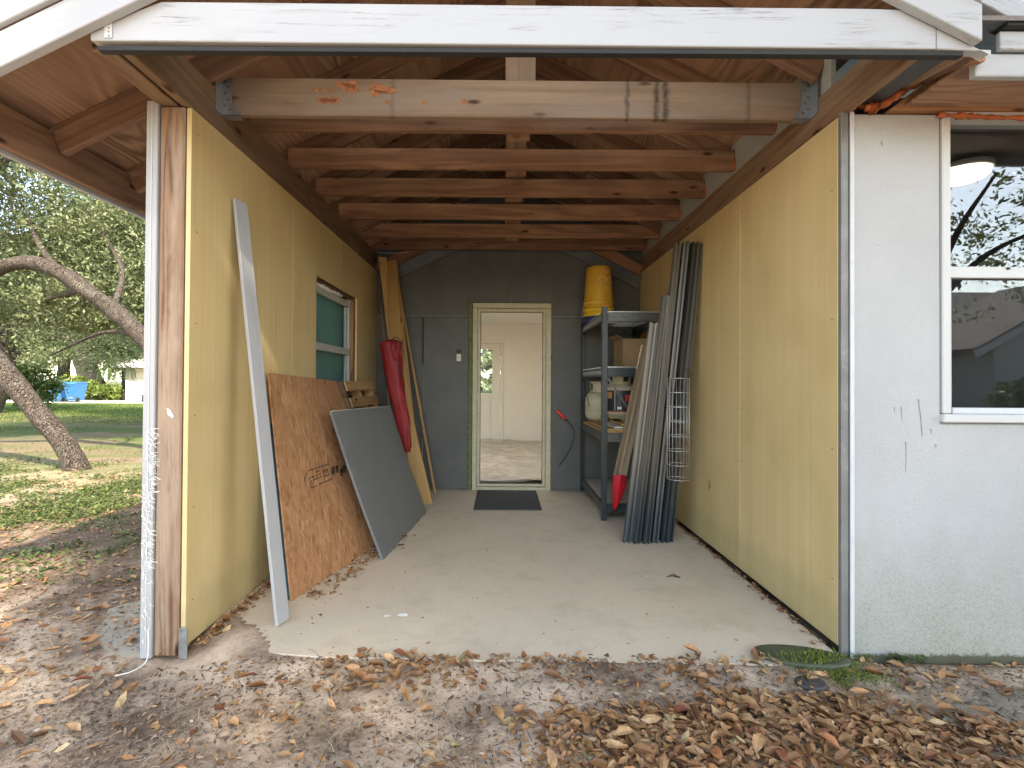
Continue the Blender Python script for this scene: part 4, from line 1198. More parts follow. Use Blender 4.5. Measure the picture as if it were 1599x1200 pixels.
box('drip_strip', gx0 + 0.02, gx1 - 0.09, Y_FASCIA + 0.008, Y_FASCIA + 0.036, gz0 - 0.024, gz0 - 0.008, 'tar', rf, 0.001)
def rake(xa, xb, y0, y1, o0, o1, mat, nm):
    m = Matrix(((1, 0, 0, 0), (0, 0, -1, y1), (0, 1, 0, 0), (0, 0, 0, 1)))
    return prism(nm, [(xa, roofz(xa, o0)), (xb, roofz(xb, o0)), (xb, roofz(xb, o1)), (xa, roofz(xa, o1))], y1 - y0, m, mat, rf, 0.003)
# long pieces keep their grain along the slope by being boards
def rake_b(xa, xb, yc, thick, o0, o1, mat, nm):
    oc, d = (o0 + o1) / 2, (o1 - o0) * SC
    board(nm, (xa, yc, roofz(xa, oc)), (xb, yc, roofz(xb, oc)), d, thick, (0, 1, 0), mat, rf, 0.003)
rake_b(-2.34, RIDGE_X - 0.002, YR0 + 0.014, 0.036, -0.133, 0.0, 'white_trim', 'rake_board')
rake(RIDGE_X + 0.002, 1.722, YR0 - 0.004, YR0 + 0.032, -0.133, 0.0, 'white_wood', 'rake_board')
rake_b(-2.34, RIDGE_X - 0.002, YR0 - 0.010, 0.022, 0.006, 0.135, 'white_trim', 'rake_trim')
rake_b(1.742, RIDGE_X + 0.002, YR0 - 0.010, 0.022, 0.006, 0.135, 'white_trim', 'rake_trim')
rake_b(-2.36, RIDGE_X - 0.002, YR0 - 0.02, 0.04, 0.139, 0.156, 'tar', 'drip_edge')
rake_b(1.76, RIDGE_X + 0.002, YR0 - 0.02, 0.04, 0.139, 0.156, 'tar', 'drip_edge')
# dark metal valley pan and foam in the right corner
pa, pb = aty(1366, 166, 2.19), aty(1492, 84, 1.83)
m = frame(((pa + pb) / 2), pb - pa, (0, 0, 1))
L_ = (pb - pa).length
bmv = bmesh.new()
bm_box(bmv, 0, -0.055, 0.004, L_, 0.11, 0.003); bm_box(bmv, 0, 0.0, 0.022, L_, 0.003, 0.04)
bm_obj('valley_flashing', bmv, 'flashing', rf, m)
for i in range(3):
    a, b = aty(1418 + 22 * i, 130 - i * 3, 2.10), aty(1500 + 14 * i, 84 + 4 * i, 1.83)
    board('soffit_scrap', a, b, 0.05, 0.018, (0.3, 0, 1), ('beam', 'rafter', 'header')[i], rf, 0.004)
# orange foam along the tie ends
for i, y in enumerate(TIE_Y[1:]):
    x = RX + 0.014
    blob_strip('spray_foam', [(x, y - 0.012, BEAM_T + 0.0), (x, y - 0.022, BEAM_T + 0.07), (x - 0.01, y + 0.05, BEAM_T + 0.15), (x, y + 0.12, BEAM_T + 0.19)], 0.007, 'foam', rf, 40 + i, 24, 7)
# bent nail, hook and a wire hanging from the timbers
hk = aty(1040, 292, 3.74)
tube('hook', spline([hk + Vector((0.03, -0.005, 0.07)), hk + Vector((0.034, -0.005, 0.0)), hk + Vector((0.015, -0.005, -0.03)), hk + Vector((-0.015, -0.005, -0.012))], 14), 0.003, 'flashing', rf, 6)
pn = atx(505, 328, LX + 0.002)
tube('nail', [pn, pn + Vector((0.06, -0.02, -0.002))], 0.0025, 'flashing', rf, 6)
tube('wire', spline([aty(590, 395, 5.2), aty(620, 396, 5.2), aty(640, 393, 5.2)], 10), 0.003, 'wire', rf, 5)
for (xa, xb, off) in ((LX + 0.01, -0.48, -0.235), (RX - 0.01, 0.62, -0.235)):
    board('gable_brace', (xa, YB - 0.075, roofz(xa, off)), (xb, YB - 0.075, roofz(xb, off)), 0.12, 0.036, (0, 1, 0), 'tie', rf)

# ================================================================ things standing in the porch
def slab_quad(name, c4, t, mat, parent=None, n=1, bow=0.0):
    """thin sheet from its corners bottom-near, bottom-far, top-far, top-near; local XY on the sheet"""
    a, b, c, d = [Vector(q) for q in c4]
    x = (b - a).normalized()
    nrm = (b - a).cross(d - a).normalized()
    y = nrm.cross(x)
    m = Matrix.Identity(4)
    for i in range(3): m[i][0], m[i][1], m[i][2], m[i][3] = x[i], y[i], nrm[i], a[i]
    inv = m.inverted()
    N = 10
    V, Fq = [], []
    for s in (0, 1):
        for i in range(N + 1):
            for j in range(N + 1):
                u, v = i / N, j / N
                p = a.lerp(b, u).lerp(d.lerp(c, u), v)
                p = inv @ p
                p.z += bow * math.sin(math.pi * v) + (t if s else 0) - t / 2
                V.append(p)
    K = (N + 1) ** 2
    f = lambda s, i, j: s * K + i * (N + 1) + j
    for i in range(N):
        for j in range(N):
            Fq.append((f(1, i, j), f(1, i + 1, j), f(1, i + 1, j + 1), f(1, i, j + 1)))
            Fq.append((f(0, i, j), f(0, i, j + 1), f(0, i + 1, j + 1), f(0, i + 1, j)))
    for i in range(N):
        Fq += [(f(0, i, 0), f(0, i + 1, 0), f(1, i + 1, 0), f(1, i, 0)), (f(0, i + 1, N), f(0, i, N), f(1, i, N), f(1, i + 1, N)),
               (f(0, 0, i + 1), f(0, 0, i), f(1, 0, i), f(1, 0, i + 1)), (f(0, N, i), f(0, N, i + 1), f(1, N, i + 1), f(1, N, i))]
    return mesh_obj(name, V, Fq, mat, parent, m), m

# white trim board leaning on the left wall
pb0, pt0 = atz(441, 974, 0.0), atx(374.5, 315, LX + 0.025)
wb = board('trim_plank', pb0 + Vector((0, 0, 0.004)), pt0, 0.085, 0.018, (0.97, -0.25, 0.1), 'white_trim', None, 0.002)
tag(wb, 'tall narrow white board leaning against the left yellow wall, in front of the strand board', 'plank')
# strand board, with the blue foam board behind it
corners = [(-1.144, 2.66, 0.0), (-0.86, 3.82, 0.0), (-1.385, 4.03, 1.20), (-1.380, 2.86, 1.245)]
ob, om = slab_quad('strand_board', corners, 0.012, 'osb')
tag(ob, 'orange brown strand board with a black stamp, leaning on the left wall', 'board')
off = Vector((-0.030, 0.006, 0.0))
fb, _ = slab_quad('foam_board', [Vector(q) + off * (1 if i < 2 else 0.5) + (Vector((0, 0, 0.0)) if i < 2 else Vector((-0.005, 0, -0.30))) for i, q in enumerate(corners)], 0.024, 'teal_edge')
tag(fb, 'blue foam board edge showing behind the strand board', 'board')
# the stamp printed on the strand board: outline and worn rows of lettering
def on_osb(px, py):
    d = ray(px, py); o = Vector((0, 0, CAM_Z))
    a, b, c, dd = [Vector(q) for q in corners]
    best = None
    for i in range(41):
        for j in range(41):
            p = a.lerp(b, i / 40).lerp(dd.lerp(c, i / 40), j / 40)
            v = p - o
            e = (v - d * (v.dot(d) / d.dot(d))).length
            if best is None or e < best[0]: best = (e, i / 40, j / 40)
    u, v = best[1], best[2]
    step = 1 / 40
    for _ in range(14):
        for du in (-step, 0, step):
            for dv in (-step, 0, step):
                p = a.lerp(b, u + du).lerp(dd.lerp(c, u + du), v + dv)
                w = p - o
                e = (w - d * (w.dot(d) / d.dot(d))).length
                if e < best[0]: best = (e, u + du, v + dv)
        u, v = best[1], best[2]; step *= 0.6
    p = a.lerp(b, u).lerp(dd.lerp(c, u), v)
    return om.inverted() @ p
def stamp():
    bm = bmesh.new()
    def stroke(p, q, w):
        a, b = on_osb(*p), on_osb(*q)
        dd = (b - a); n = Vector((-dd.y, dd.x, 0)).normalized() * w / 2
        z = Vector((0, 0, 0.0078))
        a2, b2 = Vector((a.x, a.y, a.z)), Vector((b.x, b.y, b.z))
        vs = [bm.verts.new(v + z) for v in (a2 - n, b2 - n, b2 + n, a2 + n)]
        f = bm.faces.new(vs)
    for p, q in (((473, 752), (478, 737)), ((479, 736), (512, 725)), ((484, 763), (483, 752)), ((484, 763), (494, 759)), ((496, 757), (518, 748)), ((512, 725), (519, 748))):
        stroke(p, q, 0.005)
    rnd = random.Random(9)
    for r, (x0, y0, x1, y1) in enumerate([(491, 738, 498, 735), (480, 748, 498, 741), (484, 752, 500, 745), (503, 740, 511, 736), (503, 745, 513, 741), (502, 737, 511, 733)]):
        n = int((x1 - x0) / 2.2)
        for k in range(n):
            x = x0 + (x1 - x0) * (k + 0.3) / n; y = y0 + (y1 - y0) * (k + 0.3) / n
            stroke((x, y - 1.2), (x + rnd.uniform(-0.3, 0.6), y + 1.2), 0.006)
            if rnd.random() < 0.6: stroke((x, y + rnd.choice((-1, 1))), (x + 1.3, y + rnd.choice((-1.2, 0.8))), 0.005)
    for x0, y0 in ((517, 729), (523, 727), (530, 732), (534, 727)):
        for k in range(3):
            stroke((x0 + k * 1.6, y0), (x0 + k * 1.6 + 0.6, y0 + 12), 0.009)
        stroke((x0, y0 + 4), (x0 + 4, y0 + 3), 0.008)
    bmesh.ops.recalc_face_normals(bm, faces=bm.faces[:])
    bm_obj('printed_stamp', bm, 'label_dark', ob, om)
stamp()
# grey painted sheet
gs, _ = slab_quad('grey_sheet', [atz(597, 875, 0.0), atz(665, 800, 0.0), (-1.045, 4.50, 0.965), (-1.185, 3.36, 0.985)], 0.018, 'greyboard', None, 1, -0.01)
tag(gs, 'grey painted square sheet leaning at an angle in front of the strand board and pallet', 'board')
a, b = Vector((-1.045, 4.50, 0.965)), Vector((-1.185, 3.36, 0.985))
board('pale_top_edge', b + Vector((0.003, 0.01, 0.0055)), a + Vector((0.003, -0.01, 0.0055)), 0.020, 0.005, (-0.25, 0, 0.97), 'edge_white', gs, 0)

# pallet standing on edge behind them
def pallet():
    t = thing('pallet', (-1.0, 4.5, 0.0), 'rough wooden pallet leaning upright against the left wall under its window', 'pallet')
    lean = math.atan2(0.40, 1.2)
    up = Vector((-math.sin(lean), 0, math.cos(lean))); out = Vector((math.cos(lean), 0, math.sin(lean)))
    base = Vector((-0.925, 4.05, 0.0)); al = Vector((0, 1, 0))
    Lp, Wp = 1.27, 0.86
    for k, y in enumerate((0.02, 0.43, 0.84)):
        p = base + al * y - out * 0.055
        board('stringer', p + up * 0.0, p + up * Lp, 0.038, 0.085, out, 'pallet_dark' if k == 0 else 'pallet', t, 0.003)
    zs_ = np.linspace(Lp - 0.05, 0.05, 9)
    rnd = random.Random(2)
    for k, z in enumerate(zs_):
        j = rnd.uniform(-0.012, 0.012)
        p = base + up * float(z) + out * 0.0
        board('slat', p + al * (0.0 + j), p + al * (Wp + j), 0.088, 0.016, out, 'pallet', t, 0.003)
    for z in (Lp - 0.06, Lp * 0.5, 0.06):
        p = base + up * z - out * 0.107
        board('slat', p, p + al * Wp, 0.10, 0.016, out, 'pallet_dark', t, 0.003)
    p = base + up * (Lp - 0.07) - out * 0.055 - al * 0.003
    board('end_block', p - out * 0.045, p + out * 0.045, 0.14, 0.02, (0, 1, 0), 'pallet_dark', t, 0.003)
pallet()

# long timbers in the back left corner
def lean_board(nm, px0, z0y, px1, y1, w, t, up, mat, label, cat='plank'):
    p0 = atz(*px0, 0.0) if z0y is None else aty(*px0, z0y)
    p1 = aty(*px1, y1)
    o = board(nm, p0, p1, w, t, up, mat, None, 0.003)
    return tag(o, label, cat)
b1 = atz(664, 786, 0.0)
def warped_plank():
    """a twisted board: cross section turns along its length"""
    p0, p1 = Vector((b1.x, b1.y, 0.0)), aty(610, 408, 5.22)
    N = 24; V, Fq = [], []
    mid = p0.lerp(p1, 0.42) + Vector((-0.068, 0, 0.0))
    pts = spline([p0, mid, p1], N)
    m = frame(p0, p1 - p0, (1, -0.6, 0)); inv = m.inverted()
    for i, p in enumerate(pts):
        f = i / (N - 1)
        ang = R(12 + 28 * f)
        wdir = Vector((math.cos(ang), math.sin(ang) * -1 + 0.15, 0)).normalized()
        tdir = Vector((wdir.y, -wdir.x, 0))
        w, t = 0.074, 0.010
        for a_, b_ in ((-w, -t), (w, -t), (w, t), (-w, t)):
            V.append(inv @ (p + wdir * a_ + tdir * b_))
    for i in range(N - 1):
        for k in range(4):
            a_, b_ = i * 4 + k, i * 4 + (k + 1) % 4
            Fq.append((a_, b_, b_ + 4, a_ + 4))
    Fq += [(3, 2, 1, 0), tuple((N - 1) * 4 + k for k in range(4))]
    o = mesh_obj('lumber_plank', V, Fq, 'lumber', None, m)
    tag(o, 'twisted yellow pine plank in the back left corner, reaching furthest out on the floor', 'plank', 'planks in the back left corner')
warped_plank()
o = lean_board('lumber_plank', (641, 770), None, (597, 402), 5.20, 0.095, 0.02, (0.75, -0.65, 0), 'lumber', 'pale pine plank with a pointed top, behind the red bag in the left corner'); o['group'] = 'planks in the back left corner'
o = lean_board('lumber_plank', (652, 776), None, (612, 410), 5.31, 0.11, 0.02, (0.5, -0.85, 0), 'lumber2', 'orange pine plank close behind the twisted yellow plank'); o['group'] = 'planks in the back left corner'
lean_board('wood_stick', (679.5, 771), None, (617, 418), 5.36, 0.026, 0.016, (0.3, -0.9, 0), 'stick', 'thin wooden stick leaning beside the pine planks, nearest the doorway', 'stick')
for dx, lab, rr in ((0, 'slim dark metal pole, the thicker one standing behind the red bag', 0.010), (-8, 'thin brown rod left of the dark pole behind the red bag', 0.005)):
    a, b = aty(620 + dx, 690, 4.95), aty(590.5 + (0 if dx == 0 else 1), 440 + (0 if dx == 0 else 10), 5.15)
    d = (a - b); a = a + d * ((a.z - 0.0) / -d.z) if d.z else a
    tag(tube('metal_pole', [a, b], rr, 'galv' if dx == 0 else 'stick', None, 10), lab, 'pole')

# red carry bag
def red_bag():
    top, bot = aty(607, 532, 4.92), aty(636, 706, 4.86)
    N, SG = 46, 22
    V, Fq = [], []
    ax_ = (bot - top).normalized()
    u0 = Vector((0.93, 0.0, 0.38)); u0 = (u0 - ax_ * u0.dot(ax_)).normalized(); v0 = ax_.cross(u0)
    for i in range(N):
        f = i / (N - 1)
        w = 0.106 * (1 - 0.56 * f) * min(1.0, (0.62 + f * 14)) * (1 if f < 0.97 else 0.6)
        dpt = w * 0.72
        c_ = top.lerp(bot, f)
        for k in range(SG):
            a = 2 * math.pi * k / SG
            q = c_ + u0 * math.cos(a) * w + v0 * math.sin(a) * dpt
            n = mnoise.noise(Vector((math.cos(a) * 2.2, math.sin(a) * 2.2, f * 3.5)))
            n2 = mnoise.noise(Vector((math.cos(a) * 5, math.sin(a) * 5, f * 11)))
            q += (q - c_).normalized() * (0.020 * n + 0.008 * n2)
            V.append(q - bot)
    for i in range(N - 1):
        for k in range(SG):
            a, b = i * SG + k, i * SG + (k + 1) % SG
            Fq.append((a, a + SG, b + SG, b))
    Fq += [tuple(range(SG)), tuple(range(N * SG - 1, (N - 1) * SG - 1, -1))]
    t = thing('carry_bag', bot, 'long red cloth carry bag leaning in the back left corner before the pine planks', 'bag')
    mesh_obj('sleeve', V, Fq, 'red_cloth', t, Matrix.Translation(bot), True)
    # folded over flap at the mouth and its drawstring
    fp = aty(619, 545, 4.84)
    V, Fq = [], []
    for i in range(12):
        for k in range(12):
            u, v = i / 11 - 0.5, k / 11
            n = mnoise.noise(Vector((u * 4, v * 4, 3)))
            V.append(Vector((u * 0.13 * (1 - 0.35 * v) + 0.02 * v, -0.03 * math.sin(v * 3) - 0.02 * n, 0.075 - v * 0.19 + 0.01 * n)))
    for i in range(11):
        for k in range(11):
            a = i * 12 + k
            Fq.append((a, a + 1, a + 13, a + 12))
    o = mesh_obj('flap', V, Fq, 'red_cloth', t, Matrix.Translation(fp), True)
    sm = o.modifiers.new('thick', 'SOLIDIFY'); sm.thickness = 0.006
    tube('drawstring', spline([fp + Vector((-0.06, -0.02, 0.07)), fp + Vector((0, -0.045, 0.11)), fp + Vector((0.045, -0.03, 0.06)), fp + Vector((0.03, -0.04, -0.14)), fp + Vector((0.055, -0.03, -0.30))], 24), 0.004, 'black', t, 6)
red_bag()

# ---------------------------------------------------------------- steel shelf
SX0, SX1, SY0, SY1, SHT = 0.868, 1.478, 4.24, 5.40, 1.865
sh = thing('storage_shelf', ((SX0 + SX1) / 2, (SY0 + SY1) / 2, 0), 'dark steel storage shelf with four decks in the back right corner of the porch', 'shelf')
for x, y, sx_, sy_ in ((SX0, SY0, 1, 1), (SX1, SY0, -1, 1), (SX0, SY1, 1, -1), (SX1, SY1, -1, -1)):
    bm = bmesh.new()
    bm_box(bm, sx_ * 0.0225, sy_ * 0.0015, SHT / 2, 0.045, 0.003, SHT)
    bm_box(bm, sx_ * 0.0015, sy_ * 0.0225 + sy_ * 0.0016, SHT / 2, 0.003, 0.042, SHT)
    o = bm_obj('upright', bm, 'shelf', sh, Matrix.Translation((x, y, 0)))
LEV = [0.145, 0.76, 1.33, 1.815]
for li, z in enumerate(LEV):
    for x in (SX0 + 0.005, SX1 - 0.005 - 0.028):
        box('beam', x, x + 0.028, SY0 + 0.048, SY1 - 0.048, z - 0.078, z, 'shelf_beam' if x < 1.2 else 'shelf', sh, 0.002)
    for y in (SY0 + 0.006, SY1 - 0.006 - 0.028):
        box('beam', SX0 + 0.048, SX1 - 0.048, y, y + 0.028, z - 0.078, z, 'shelf_beam' if li in (1, 3) else 'shelf', sh, 0.002)
    if li in (0,):
        box('deck', SX0 + 0.036, SX1 - 0.036, SY0 + 0.036, SY1 - 0.036, z - 0.012, z + 0.002, 'deck', sh, 0.002)
    elif li == 1:
        box('deck', SX0 + 0.012, SX1 - 0.034, SY0 + 0.04, SY1 - 0.05, z + 0.001, z + 0.016, 'lumber', sh, 0.002)
    else:
        bm = bmesh.new()
        for k in range(9):
            x = SX0 + 0.04 + (SX1 - SX0 - 0.08) * k / 8
            bm_box(bm, x, (SY0 + SY1) / 2, z + 0.004, 0.005, SY1 - SY0 - 0.02, 0.005)
        for k in range(20):
            y = SY0 + 0.02 + (SY1 - SY0 - 0.04) * k / 19
            bm_box(bm, (SX0 + SX1) / 2, y, z + 0.009, SX1 - SX0 - 0.03, 0.005, 0.005)
        bm_obj('wire_deck', bm, 'wire', sh, Matrix.Identity(4))
    # punched slots along the side beam: pale dashes
    if li in (2, 3):
        bm = bmesh.new()
        for k in range(15):
            y = SY0 + 0.08 + k * 0.066
            bm_box(bm, SX0 + 0.0042, y, z - 0.038, 0.001, 0.012, 0.040)
            bm_box(bm, SX0 + 0.0042, y + 0.030, z - 0.038, 0.001, 0.007, 0.030)
        o = bm_obj('slot_row', bm, 'wire', sh, Matrix.Identity(4)); o['kind'] = 'stuff'
board('cross_brace', (SX0 + 0.05, SY0 - 0.003, 1.24), (SX0 + 0.30, SY0 - 0.003, 0.86), 0.018, 0.003, (0, 1, 0), 'shelf_beam', sh, 0.001)
tube('cross_brace', [(SX0 + 0.02, SY1 - 0.05, 1.24), (SX0 + 0.02, SY0 + 0.75, 0.95)], 0.004, 'shelf', sh, 6)

# white boards on the third deck
for k, (dx, y0, y1, z, w) in enumerate([(0.26, 4.262, 5.2, 0.788, 0.46), (0.30, 4.30, 5.2, 0.803, 0.36), (0.32, 4.33, 5.15, 0.828, 0.30), (0.30, 4.37, 5.0, 0.850, 0.30)]):
    box_ = box('pale_board', SX0 + 0.05 + (0.07 * k if k else -0.015), SX0 + 0.05 + 0.50, y0, y1 - 0.04 - 0.32 * (k > 0), z - 0.009, z + 0.010, 'edge_white' if k % 2 else 'lumber', None, 0.002)
    tag(box_, ['bottom pale board of the stack on the middle shelf deck', 'second pale board up in the stack on the middle shelf deck', 'third pale board up in the stack on the middle shelf deck', 'topmost pale board of the stack on the middle shelf deck'][k], 'board', 'boards stacked on the shelf')
# gas bottles
def tank(x, y, z, label, banded):
    t = thing('gas_bottle', (x, y, z), label, 'gas bottle', 'gas bottles on the shelf')
    prof = [(0.10, 0.0), (0.105, 0.025), (0.125, 0.028), (0.148, 0.055), (0.1545, 0.09), (0.1545, 0.118), (0.1535, 0.12), (0.1545, 0.122), (0.1545, 0.235), (0.148, 0.27), (0.13, 0.302), (0.10, 0.322), (0.06, 0.334), (0.02, 0.338)]
    lathe('body', prof, (x, y, z), 'tank', t, 36)
    V, Fq = [], []
    SG = 30
    for zz, r in ((0.315, 0.098), (0.345, 0.096), (0.415, 0.100), (0.435, 0.104)):
        for k in range(SG):
            a = R(-60) + k / (SG - 1) * R(300)
            V.append((r * math.cos(a + R(200)), r * math.sin(a + R(200)), zz))
    for i in range(3):
        for k in range(SG - 1):
            if i == 1 and (k % 10) in (3, 4, 5, 6): continue
            a = i * SG + k
            Fq.append((a, a + 1, a + SG + 1, a + SG))
    o = mesh_obj('collar', V, Fq, 'tank', t, Matrix.Translation((x, y, z)))
    md = o.modifiers.new('thick', 'SOLIDIFY'); md.thickness = 0.006; md.offset = 0
    lathe('valve', [(0.018, 0.0), (0.018, 0.03), (0.03, 0.034), (0.03, 0.055), (0.012, 0.06)], (x, y, z + 0.336), 'galv', t, 14)
    if banded:
        V, Fq = [], []
        SG = 26
        for zz in (0.075, 0.265):
            for k in range(SG):
                a = R(-160) + k / (SG - 1) * R(140)
                V.append((0.1575 * math.cos(a), 0.1575 * math.sin(a), zz))
        for k in range(SG - 1): Fq.append((k, k + 1, k + SG + 1, k + SG))
        mesh_obj('wrap_label', V, Fq, 'label_dark', t, Matrix.Translation((x, y, z)), True)
        def lab(a0, a1, z0, z1, mat, nm):
            V = []
            for zz in (z0, z1):
                for k in range(8):
                    a = R(a0 + (a1 - a0) * k / 7); V.append((0.1585 * math.cos(a), 0.1585 * math.sin(a), zz))
            mesh_obj(nm, V, [(k, k + 1, k + 9, k + 8) for k in range(7)], mat, t, Matrix.Translation((x, y, z)), True)
        lab(-160, -20, 0.066, 0.074, 'label_red', 'label_stripe')
        lab(-112, -98, 0.09, 0.115, 'label_white', 'label_code')
        lab(-86, -62, 0.165, 0.225, 'label_red', 'label_print')
        lab(-121, -119, 0.08, 0.262, 'label_white', 'label_line')
        lab(-152, -130, 0.19, 0.25, 'lumber2', 'label_print')
tank(SX0 + 0.17, 5.20, LEV[1] + 0.017, 'plain cream gas bottle on the middle shelf deck, nearest the doorway', False)
tank(SX0 + 0.245, 4.62, LEV[1] + 0.105, 'gas bottle with a dark wraparound label, behind the shelf post', True)
cb = thing('cardboard_box', (1.30, 4.85, LEV[2]), 'brown cardboard box with open flaps on the upper shelf deck behind the metal strips', 'box')
for nm, q in (('side', (1.14, 1.145, 4.62, 5.0)), ('side', (1.435, 1.44, 4.62, 5.0))): box(nm, q[0], q[1], q[2], q[3], LEV[2] + 0.012, LEV[2] + 0.29, 'cardboard', cb, 0)
box('front', 1.146, 1.434, 4.62, 4.625, LEV[2] + 0.012, LEV[2] + 0.29, 'cardboard', cb, 0)
box('back', 1.146, 1.434, 4.995, 5.0, LEV[2] + 0.012, LEV[2] + 0.29, 'cardboard', cb, 0)
box('bottom', 1.146, 1.434, 4.626, 4.994, LEV[2] + 0.012, LEV[2] + 0.016, 'cardboard', cb, 0)
board('flap', (1.142, 4.81, LEV[2] + 0.291), (1.085, 4.81, LEV[2] + 0.33), 0.36, 0.004, (0.5, 0, 0.8), 'cardboard', cb, 0)

# buckets, upside down on the top deck
bx, by = aty(934.5, 450, 5.16).x, 5.16
zb0 = LEV[3] + 0.013
rim = lambda z: [(0.158, z), (0.163, z + 0.004), (0.163, z + 0.016), (0.157, z + 0.02)]
t = thing('bucket', (bx, by, zb0), 'bright yellow upside down bucket with a blue rim, under the lettered one', 'bucket', 'buckets on the shelf')
lathe('rim', [(0.160, 0.0), (0.1655, 0.003), (0.1655, 0.060), (0.158, 0.063)], (bx, by, zb0), 'blue', t, 36)
lathe('shell', [(0.158, 0.064), (0.160, 0.068), (0.160, 0.105), (0.156, 0.11), (0.156, 0.12), (0.160, 0.124), (0.160, 0.15), (0.150, 0.155)], (bx, by, zb0), 'bucket2', t, 36)
zb1 = zb0 + 0.156
t = thing('bucket', (bx, by, zb1), 'orange yellow upside down bucket with pale lettering, topmost on the shelf', 'bucket', 'buckets on the shelf')
prof = [(0.158, 0.0), (0.163, 0.004), (0.163, 0.018), (0.156, 0.022), (0.156, 0.040), (0.161, 0.044), (0.161, 0.058), (0.152, 0.062)] + [(0.152 - 0.022 * k / 6, 0.07 + 0.30 * k / 6) for k in range(7)] + [(0.126, 0.378), (0.05, 0.376)]
sc_h = (aty(934, 419, by).z - zb1) / 0.378
sh_o = lathe('shell', [(r, z * sc_h) for r, z in prof], (bx, by, zb1), 'bucket', t, 40)
ang = R(24)
for body, size, zz in (("'SIH", 0.052, 0.318), ('OO', 0.105, 0.245), ('ILEN', 0.046, 0.172)):
    rr = 0.152 - 0.022 * (zz - 0.07) / 0.30 + 0.0012
    nrm = Vector((math.sin(ang), -math.cos(ang), 0)); xt = Vector((math.cos(ang), math.sin(ang), 0))
    lettering(body, size, frame(Vector((bx, by, zb1 + zz * sc_h)) + nrm * rr, xt, nrm), 'bucket_print', t, bend=rr)
V = spline([(bx - 0.163, by - 0.02, zb1 + 0.03), (bx - 0.172, by - 0.05, zb1 + 0.0), (bx - 0.178, by - 0.04, zb1 - 0.06), (bx - 0.172, by + 0.0, zb1 - 0.10)], 14)
tube('handle', V, 0.003, 'wire', t, 6)

# dark cord with a red plug
cd = thing('power_cord', aty(868, 640, 5.40), 'black cord with a bright red plug hanging beside the shelf, right of the doorway', 'cord')
ye = 5.36
tube('cord', spline([aty(881, 652, ye), aty(890, 662, ye - 0.1), aty(896.5, 676, ye - 0.2), aty(893, 695, ye - 0.2), aty(883, 714, ye - 0.15), aty(873, 728, ye - 0.1)], 40), 0.0055, 'black', cd, 8)
p0, p1 = aty(869, 641, ye), aty(882, 654, ye)
tube('plug', [p0, p0.lerp(p1, 0.15), p0.lerp(p1, 0.6), p1, p1 + (p1 - p0) * 0.2], [0.008, 0.018, 0.02, 0.015, 0.007], 'red_plug', cd, 12)
tube('prong', [p0 + (p0 - p1) * 0.28, p0], 0.004, 'galv', cd, 6)

# ---------------------------------------------------------------- leaning metal strips
def channel(w, d, L, t=0.0035):
    """C profile extruded along X with small return lips"""
    out = [(-w / 2, 0), (w / 2, 0), (w / 2, d), (w / 2 - 0.012, d), (w / 2 - 0.012, d - t), (w / 2 - t, d - t), (w / 2 - t, t),
           (-w / 2 + t, t), (-w / 2 + t, d - t), (-w / 2 + 0.012, d - t), (-w / 2 + 0.012, d), (-w / 2, d)]
    V = [(0, a, b) for a, b in out] + [(L, a, b) for a, b in out]
    n = len(out)
    Fq = [(i, (i + 1) % n, (i + 1) % n + n, i + n) for i in range(n)]
    Fq += [tuple(range(n - 1, -1, -1)), tuple(range(n, 2 * n))]
    return V, Fq
STR = [  # bottom px x, top px (x, y), depth, width, material, label
    (977, (1018, 505), 3.68, 0.052, 'strip_pale', 'shorter shiny strip that ends just above the short tan one, leftmost in front'),
    (986, (1031, 505), 3.72, 0.050, 'strip_b', 'dull strip that ends level with its shiny left neighbour, second in the leaning bundle'),
    (992, (1036, 462), 3.66, 0.046, 'strip_pale', 'bright strip ending one step above the two shorter ones'),
    (1000, (1047, 457), 3.71, 0.052, 'strip', 'middle height strip just left of the tallest ones'),
    (1007, (1056, 382), 3.66, 0.048, 'strip_pale', 'leftmost and shiniest of the tallest strips'),
    (1014, (1063, 381), 3.72, 0.050, 'strip_b', 'dark tall strip right beside the shiniest tall one'),
    (1021, (1070, 379), 3.68, 0.044, 'strip', 'tall strip in the middle of the tallest ones'),
    (1028, (1077, 379), 3.74, 0.050, 'strip_b', 'tall strip, third from the right wall in the leaning bundle'),
    (1035, (1084, 380), 3.69, 0.044, 'strip_b', 'tall strip second from the right wall in the leaning bundle'),
    (1043, (1090, 381), 3.70, 0.046, 'strip', 'tall strip nearest the right wall, touching it at the top'),
]
for bxp, tp, y, w, mt, lab in STR:
    d = ray(bxp, 838); tt = y / d.y
    p0 = Vector((d.x * tt, y, 0.0))
    p1 = aty(tp[0], tp[1], y + 0.035)
    L = (p1 - p0).length
    V, Fq = channel(w, 0.030, L)
    tl = random.Random(bxp).uniform(-0.45, 0.45)
    o = mesh_obj('metal_strip', V, Fq, mt, None, frame(p0, p1 - p0, (math.sin(tl), -1, 0)))
    tag(o, lab, 'metal strip', 'metal strips leaning on the right wall')
p0, p1 = aty(967, 742, 4.20), aty(1010, 540, 4.20)
for k, (dx, tw) in enumerate(((-0.022, 0.2), (0.030, -0.1))):
    V, Fq = channel(0.06, 0.028, (p1 - p0).length)
    o = mesh_obj('metal_strip', V, Fq, 'strip_tan', None, frame(p0 + Vector((dx, 0.01 * k, 0)), p1 - p0, (tw, -1, 0)))
    tag(o, ('short tan strip on the far left of the bundle, above the red cloth', 'short tan strip just right of the leftmost one, above the red cloth')[k], 'metal strip', 'metal strips leaning on the right wall')
